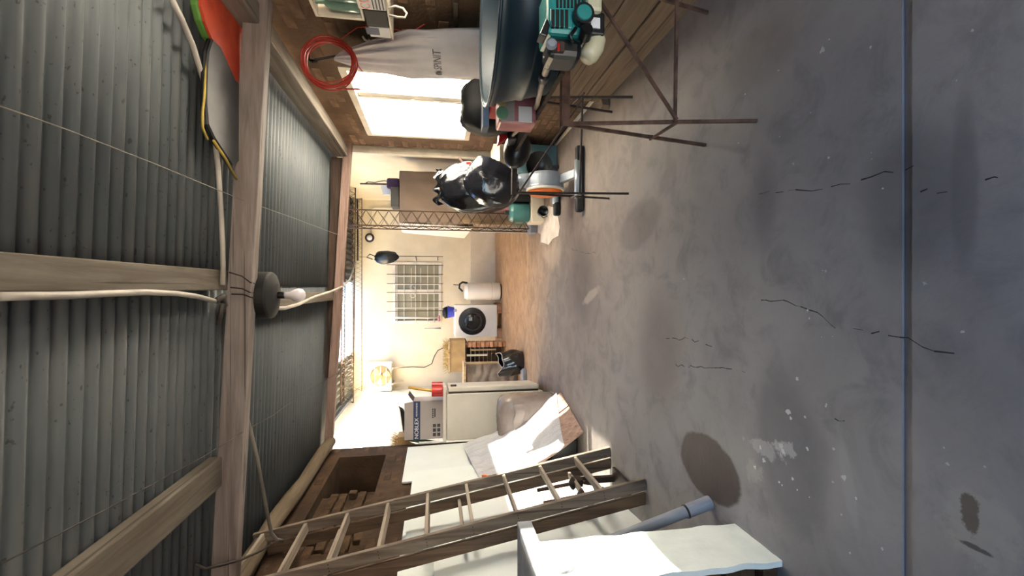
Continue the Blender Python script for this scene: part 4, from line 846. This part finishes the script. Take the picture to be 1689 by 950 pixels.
# ================================================================ ON THE RIGHT WALL
# ---- white sack
sk = thing('white_sack', 'white printed sack hanging from a hook beside the right window', 'sack', (1.6, 3.2, 1.05))
def sackw(v): return .03 + .25 * (v / .5) ** .8 if v < .5 else .28
def sackp(v): return .03 + .075 * math.sin(min(1, v * 1.1) * 1.5)
def sackc(v): return 3.20 - .17 * v
def sackf(u, v):
    a = 6.2832 * u; w = sackw(v); pl_ = (1 - min(1, v / .75)) * .2 * math.sin(a * 12 + 2 * nz((u * 3, v, 0), 3)); k = 1 + pl_ + .05 * nz((math.cos(a) * 2, math.sin(a) * 2, v * 4), 1.3)
    return V(1.545 - sackp(v) * math.sin(a) * k * .8, sackc(v) + w * math.cos(a) * k, 1.985 - .945 * v + .03 * math.sin(v * 5 + a))
skb = MB().grid(sackf, 120, 44).build('sack_body', M['sack'], sk, smooth=True)
tx = text('SPINIT', .075, M['ink'], skb, (1.4, 2.99, 1.335), (0, -1, .05), (0, .05, 1))
q = MB().lathe([(0, 0), (.022, 0), (.022, .002), (0, .002)], (1.4, 3.165, 1.325), (-1, 0, 0), 16).build('printed_emblem', M['ink'], skb)
for o_ in (tx, q):
    ml = XF['white_sack'] if o_ is q else XF['text SPINIT']
    for vv in o_.data.vertices:
        p = ml @ vv.co; v = (1.985 - p.z) / .945; c = (p.y - sackc(v)) / sackw(v); a = math.acos(max(-.95, min(.95, c))); off = 1.4 - p.x
        s_ = sackf(a / 6.2832, v); p.x = s_.x - .008 + (p.x - 1.4) * .3; vv.co = ml.inverted() @ p
hk = thing('wall_hook', 'black hook on the right brick wall above the white sack', 'hook', PX(509, 94, 1.63))
a = PX(509, 94, 1.635); MB().tube([a + V(.03, 0, 0), a + V(-.02, 0, 0), a + V(-.035, 0, -.03), a + V(-.02, 0, -.06)], .009, 8).tube([a + V(-.02, .03, -.05), a + V(-.02, -.03, .02)], .007, 6).build('hook_body', M['black'], hk, smooth=True)
t = MB().tube([a + V(-.02, .01, -.03), V(1.55, 3.205, 1.97)], .004, 5).tube([a + V(-.02, -.01, -.03), V(1.55, 3.19, 1.97)], .004, 5).tube([V(1.55, 3.205, 1.97), V(1.53, 3.27, 1.90)], .006, 5).build('hanging_string', M['black']); tag(t, 'black string from the wall hook to the neck of the white sack', 'string')
# ---- red hose coil
mb = MB(); cc = PY(543, 104, 3.05)
for k in range(11):
    r_ = .155 + R.uniform(-.014, .014); ox, oz, oy = R.uniform(-.008, .008), R.uniform(-.008, .008), R.uniform(-.03, .03)
    mb.tube([cc + V(math.cos(q) * r_ * .98 + ox, oy + .02 * math.sin(q * 2 + k), math.sin(q) * r_ + oz) for q in [i * 6.2832 / 30 for i in range(30)]], .0045, 5, True)
mb.tube([PY(583, 120, 3.1), PY(585, 100, 3.08), PY(580, 80, 3.06), PY(560, 66, 3.02), PY(590, 45, 2.95), PY(620, 43, 2.95), PY(650, 48, 2.98), PY(675, 55, 3.0), PX(700, 40, 1.63)], .004, 5)
mb.tube([PY(520, 140, 3.15), PY(550, 146, 3.2), PY(575, 147, 3.25), PY(594, 147, 3.3)], .006, 5)
mb.tube([PY(560, 142, 3.12), PY(580, 134, 3.1), PY(588, 116, 3.06), PY(586, 96, 3.05), PY(592, 110, 3.05), PY(598, 118, 3.05)], .004, 5)
t = mb.build('red_hose', M['redhose'], smooth=True); tag(t, 'coil of thin red hose hanging above the white sack', 'hose')
# ---- wall cabinet with things
ZC1, ZC0, ZCm = PX(522, 30, 1.42).z, PX(640, 30, 1.42).z, PX(597, 30, 1.42).z
wcb = thing('wall_cabinet', 'open white wall cabinet at the upper right with bottles and papers', 'cabinet', (1.54, 2.28, ZC0))
CE, CA, CBb, CC = PX(560, 31, 1.42).y, PX(620, 18, 1.42).y, PX(620, 45, 1.42).y, PX(620, 62, 1.42).y
MB().bb((1.42, 2.17, ZC1 - .015), (1.655, CE, ZC1)).build('top_panel', M['frame'], wcb, bevel=.002)
MB().bb((1.42, CE - .02, ZCm), (1.655, CE, ZC1 - .015)).build('side_panel', M['frame'], wcb, bevel=.002)
MB().bb((1.645, 2.17, ZC0), (1.656, CE - .02, ZC1 - .015)).build('back_panel', M['frame'], wcb)
MB().bb((1.42, 2.17, ZCm - .012), (1.645, CE, ZCm)).build('shelf', M['frame'], wcb, bevel=.002)
MB().bb((1.42, 2.17, ZC0 - .01), (1.655, CC + .01, ZC0)).build('lower_shelf', M['frame'], wcb, bevel=.002)
for i, (x, y) in enumerate(((1.465, CE - .066), (1.465, CE - .15))):
    b = thing('glass_bottle', ('green glass bottle standing at the end of the wall cabinet', 'second green glass bottle from the end of the wall cabinet')[i], 'bottle', (x, y, ZCm), 0, 'bottles in the wall cabinet')
    MB().lathe([(0, 0), (.038, 0), (.04, .01), (.04, .14), (.014, .18), (.013, .22), (0, .222)], (x, y, ZCm + .001), seg=20).build('bottle_body', M['bottle'], b, smooth=True)
    MB().lathe([(0, .222), (.015, .222), (.015, .235), (0, .236)], (x, y, ZCm), seg=12).build('cap', M['paper'], b)
t = MB().bb((1.43, 2.19, ZCm + .001), (1.53, CE - .2, ZCm + .16)).build('medicine_box', M['paper'], bevel=.003); tag(t, 'white and red box beside the bottles in the wall cabinet', 'box')
MB().bb((1.428, 2.2, ZCm + .05), (1.431, CE - .21, ZCm + .1)).build('red_print', M['red'], t)
t = MB().bb((1.421, 2.175, ZC0 + .002), (1.52, CA - .003, ZC0 + .14)).build('folded_newspaper', M['paper'], bevel=.003); tag(t, 'folded newspaper with red and black print on the lower shelf', 'newspaper')
text('CO', .07, M['red'], t, (1.4203, CA - .06, ZC0 + .1), (0, -1, 0), (0, 0, 1))
for i in range(4): MB().bb((1.418, 2.19, ZC0 + .012 + .016 * i), (1.4215, CA - .015, ZC0 + .018 + .016 * i)).build('printed_line', M['ink'], t)
t = MB().bb((1.421, CA + .002, ZC0 + .001), (1.6, CBb, ZCm - .016)).build('black_case', M['blackm'], bevel=.004); tag(t, 'black case on the lower shelf of the wall cabinet', 'case')
t = MB().bb((1.421, CBb + .005, ZC0 + .001), (1.58, CC, ZCm - .02)).build('blue_white_box', M['paper'], bevel=.004); tag(t, 'white and blue box at the far end of the lower wall shelf', 'box')
MB().bb((1.419, CBb + .01, ZC0 + .06), (1.422, CC - .03, ZC0 + .13)).build('blue_print', M['boxnavy'], t)
t = MB().tube([PY(639, 14, 2.4), PY(652, 10, 2.4), PY(665, 14, 2.4), PY(671, 22, 2.4), PY(668, 29, 2.4), PY(655, 28, 2.4), PY(642, 25, 2.4)], .006, 6).build('cord_loop', M['conduit'], smooth=True); tag(t, 'loop of pale cord hanging below the wall cabinet', 'cord')
t = MB().tube([PX(598, 60, 1.64), PX(602, 66, 1.62), PX(608, 69, 1.62), PX(609, 65, 1.63)], .008, 6).build('white_hook', M['frame'], smooth=True); tag(t, 'white hook on the right wall beside the red hose', 'hook')
t = MB().bar(PX(752, 0, 1.62), PX(752, 62, 1.62), .03, .03).bar(PX(740, 46, 1.625), PX(766, 52, 1.625), .02, .02).build('iron_bracket', M['rustd'], bevel=.003); tag(t, 'dark iron bracket on the right wall behind the white sack', 'bracket')
pf = thing('picture_frame', 'tiny dark framed tag on the right wall above the tub', 'frame', PX(795, 56, 1.63))
a, b = PX(784, 52, 1.64), PX(800, 60, 1.64); MB().bb((1.63, min(a.y, b.y), min(a.z, b.z)), (1.655, max(a.y, b.y), max(a.z, b.z))).build('frame', M['darkwood'], pf, bevel=.003); MB().bb((1.627, min(a.y, b.y) + .015, min(a.z, b.z) + .012), (1.632, max(a.y, b.y) - .015, max(a.z, b.z) - .012)).build('face', M['pink'], pf)
# ================================================================ UNDER THE ROOF
lm = thing('hanging_lamp', 'black drum lamp with a bare milky bulb tied under the near rafter', 'lamp', PY(440, 487, 2.96))
c = PY(420, 487, 2.97); h_ = c.z - PY(447, 487, 2.97).z; rr = .141
MB().lathe([(0, 0), (rr * .99, 0), (rr, -.006), (rr, -h_), (rr * .96, -h_ - .012), (rr * .5, -h_ - .034), (.03, -h_ - .04), (0, -h_ - .04)], c, seg=40).build('drum', M['blackm'], lm, smooth=False, bevel=.003)
MB().lathe([(0, -h_ - .03), (.022, -h_ - .035), (.022, -h_ - .075), (.018, -h_ - .085), (0, -h_ - .085)], c, seg=18).build('socket', M['black'], lm)
MB().lathe([(0, -h_ - .08), (.02, -h_ - .08), (.022, -h_ - .11), (.036, -h_ - .135), (.041, -h_ - .158), (.036, -h_ - .18), (.02, -h_ - .194), (0, -h_ - .198)], c, seg=24).build('bulb', M['bulb'], lm, smooth=True)
mb = MB()
for px0, py0, px1, py1 in ((378, 449, 421, 468), (380, 474, 420, 484), (382, 485, 421, 492)):
    mb.tube([PY(px0, py0, 2.79), PY((px0 * .5 + px1 * .5), (py0 + py1) / 2 - 3, 2.785), PY(px1 - 8, py1 - 2, 2.79), PY(px1 + 2, py1, 2.86)], .004, 5)
mb.build('tie_wire', M['rustd'], lm)
def wire(nm, pts, r, m, label, cat): t = MB().tube(pts, r, 8).build(nm, M[m], smooth=True); return tag(t, label, cat)
wire('roof_conduit', [PZ(x, y, 2.478) for x, y in ((284, 0), (300, 32), (318, 75), (335, 130), (346, 175), (354, 225), (360, 280), (364, 340), (367, 400), (368, 440), (367, 470))], .0135, 'conduit', 'pale conduit curving under the roof past the foam boards', 'conduit')
wire('roof_conduit', [PZ(x, y, 2.486) for x, y in ((0, 489), (60, 488), (120, 487), (180, 484), (240, 482), (290, 484), (325, 489), (360, 498))], .0125, 'conduit', 'pale conduit running beside the centre purlin over the camera', 'conduit')
t = MB().tube([PZ(356, 496, 2.48), PZ(366, 490, 2.47), PZ(372, 505, 2.46)], [.014, .022, .012], 10).tube([PZ(368, 500, 2.465), PZ(360, 535, 2.49)], .012, 6).build('cable_joint', M['wire'], smooth=True); tag(t, 'black taped cable joint where the two pale conduits meet', 'joint')
wire('yard_conduit', [PY(452, 509, 3.0), PY(470, 508, 3.25), PY(492, 502, 3.65), PY(520, 489, 4.4), PY(545, 481, 5.05), PY(562, 474, 5.4), PY(577, 462, 6.2), PY(581, 450, 7.4), PY(586, 432, 8.9)], .0125, 'conduit', 'white conduit from the hanging lamp out to the yard', 'conduit')
wire('roof_cable', [PY(404, 677, 2.9), PY(413, 710, 2.93), PY(424, 755, 2.98), PY(436, 820, 3.1), PY(444, 862, 3.2), PY(448, 880, 3.22), PY(456, 890, 3.22), PX(470, 893, -1.80)], .0115, 'conduitd', 'dull grey conduit dropping from the roof to the top of the ladder', 'conduit')
wire('thin_wire', [PZ(0, 175, 2.47), PZ(100, 210, 2.465), PZ(250, 268, 2.46), PY(400, 330, 2.78), PY(480, 358, 3.9), PY(560, 388, 5.42), PY(581, 396, 7.3), PY(592, 410, 8.98)], .0022, 'conduitd', 'thin grey wire crossing under the roof to the yard on the right', 'wire')
wire('thin_wire', [PZ(0, 931, 2.48), PZ(170, 843, 2.47), PZ(336, 753, 2.46), PY(398, 714, 2.78), PY(450, 685, 3.5), PY(492, 655, 4.4), PY(560, 614, 5.42), PY(585, 598, 8.9)], .0024, 'wire', 'thin dark wire crossing under the roof on the left', 'wire')
wire('twisted_cord', [PY(322, 930, 2.62), PY(338, 938, 2.64), PY(365, 932, 2.7), PY(400, 922, 2.85), PY(430, 908, 3.05), PX(450, 896, -1.79)], .008, 'wire', 'dark twisted cord by the log at the upper left', 'cord')
# ---- foam boards stored on the rafter
def fboard(name, pix, z, th, m, rail, label):
    pts = [PZ(x, y, z) for x, y in pix]; t = thing(name, label, 'foam board', sum(pts, V(0, 0, 0)) / len(pts))
    MB().prism(pts, (0, 0, .012)).build('bottom_skin', M[m], t)
    c = sum(pts, V(0, 0, 0)) / len(pts); MB().prism([c + (p - c) * 1.025 + V(0, 0, .013) for p in pts], (0, 0, th)).build('rail', M[rail], t, bevel=.008); return t
fboard('body_board', [(330, -40), (332, 10), (338, 35), (349, 62), (362, 80), (372, 100), (384, 130), (401, 152), (408, 120), (412, 60), (416, 0), (418, -45)], 2.452, .035, 'redboard', 'green', 'red foam board with a green rim stored on the near rafter')
b2 = fboard('body_board', [(352, 66), (346, 85), (343, 120), (342, 170), (345, 205), (356, 228), (385, 272), (398, 262), (402, 210), (406, 150), (388, 132), (374, 100), (364, 78)], 2.443, .02, 'slate', 'black', 'dark slate foam board with a yellow edge stored on the near rafter')
MB().tube([PZ(x, y, 2.455) for x, y in ((350, 68), (343, 88), (339, 120), (337, 160), (334, 185), (334, 210), (342, 230))], .006, 6).tube([PZ(352, 232, 2.45), PZ(372, 262, 2.45), PZ(390, 296, 2.45)], .007, 6).build('yellow_edge', M['yellow'], b2, smooth=True)
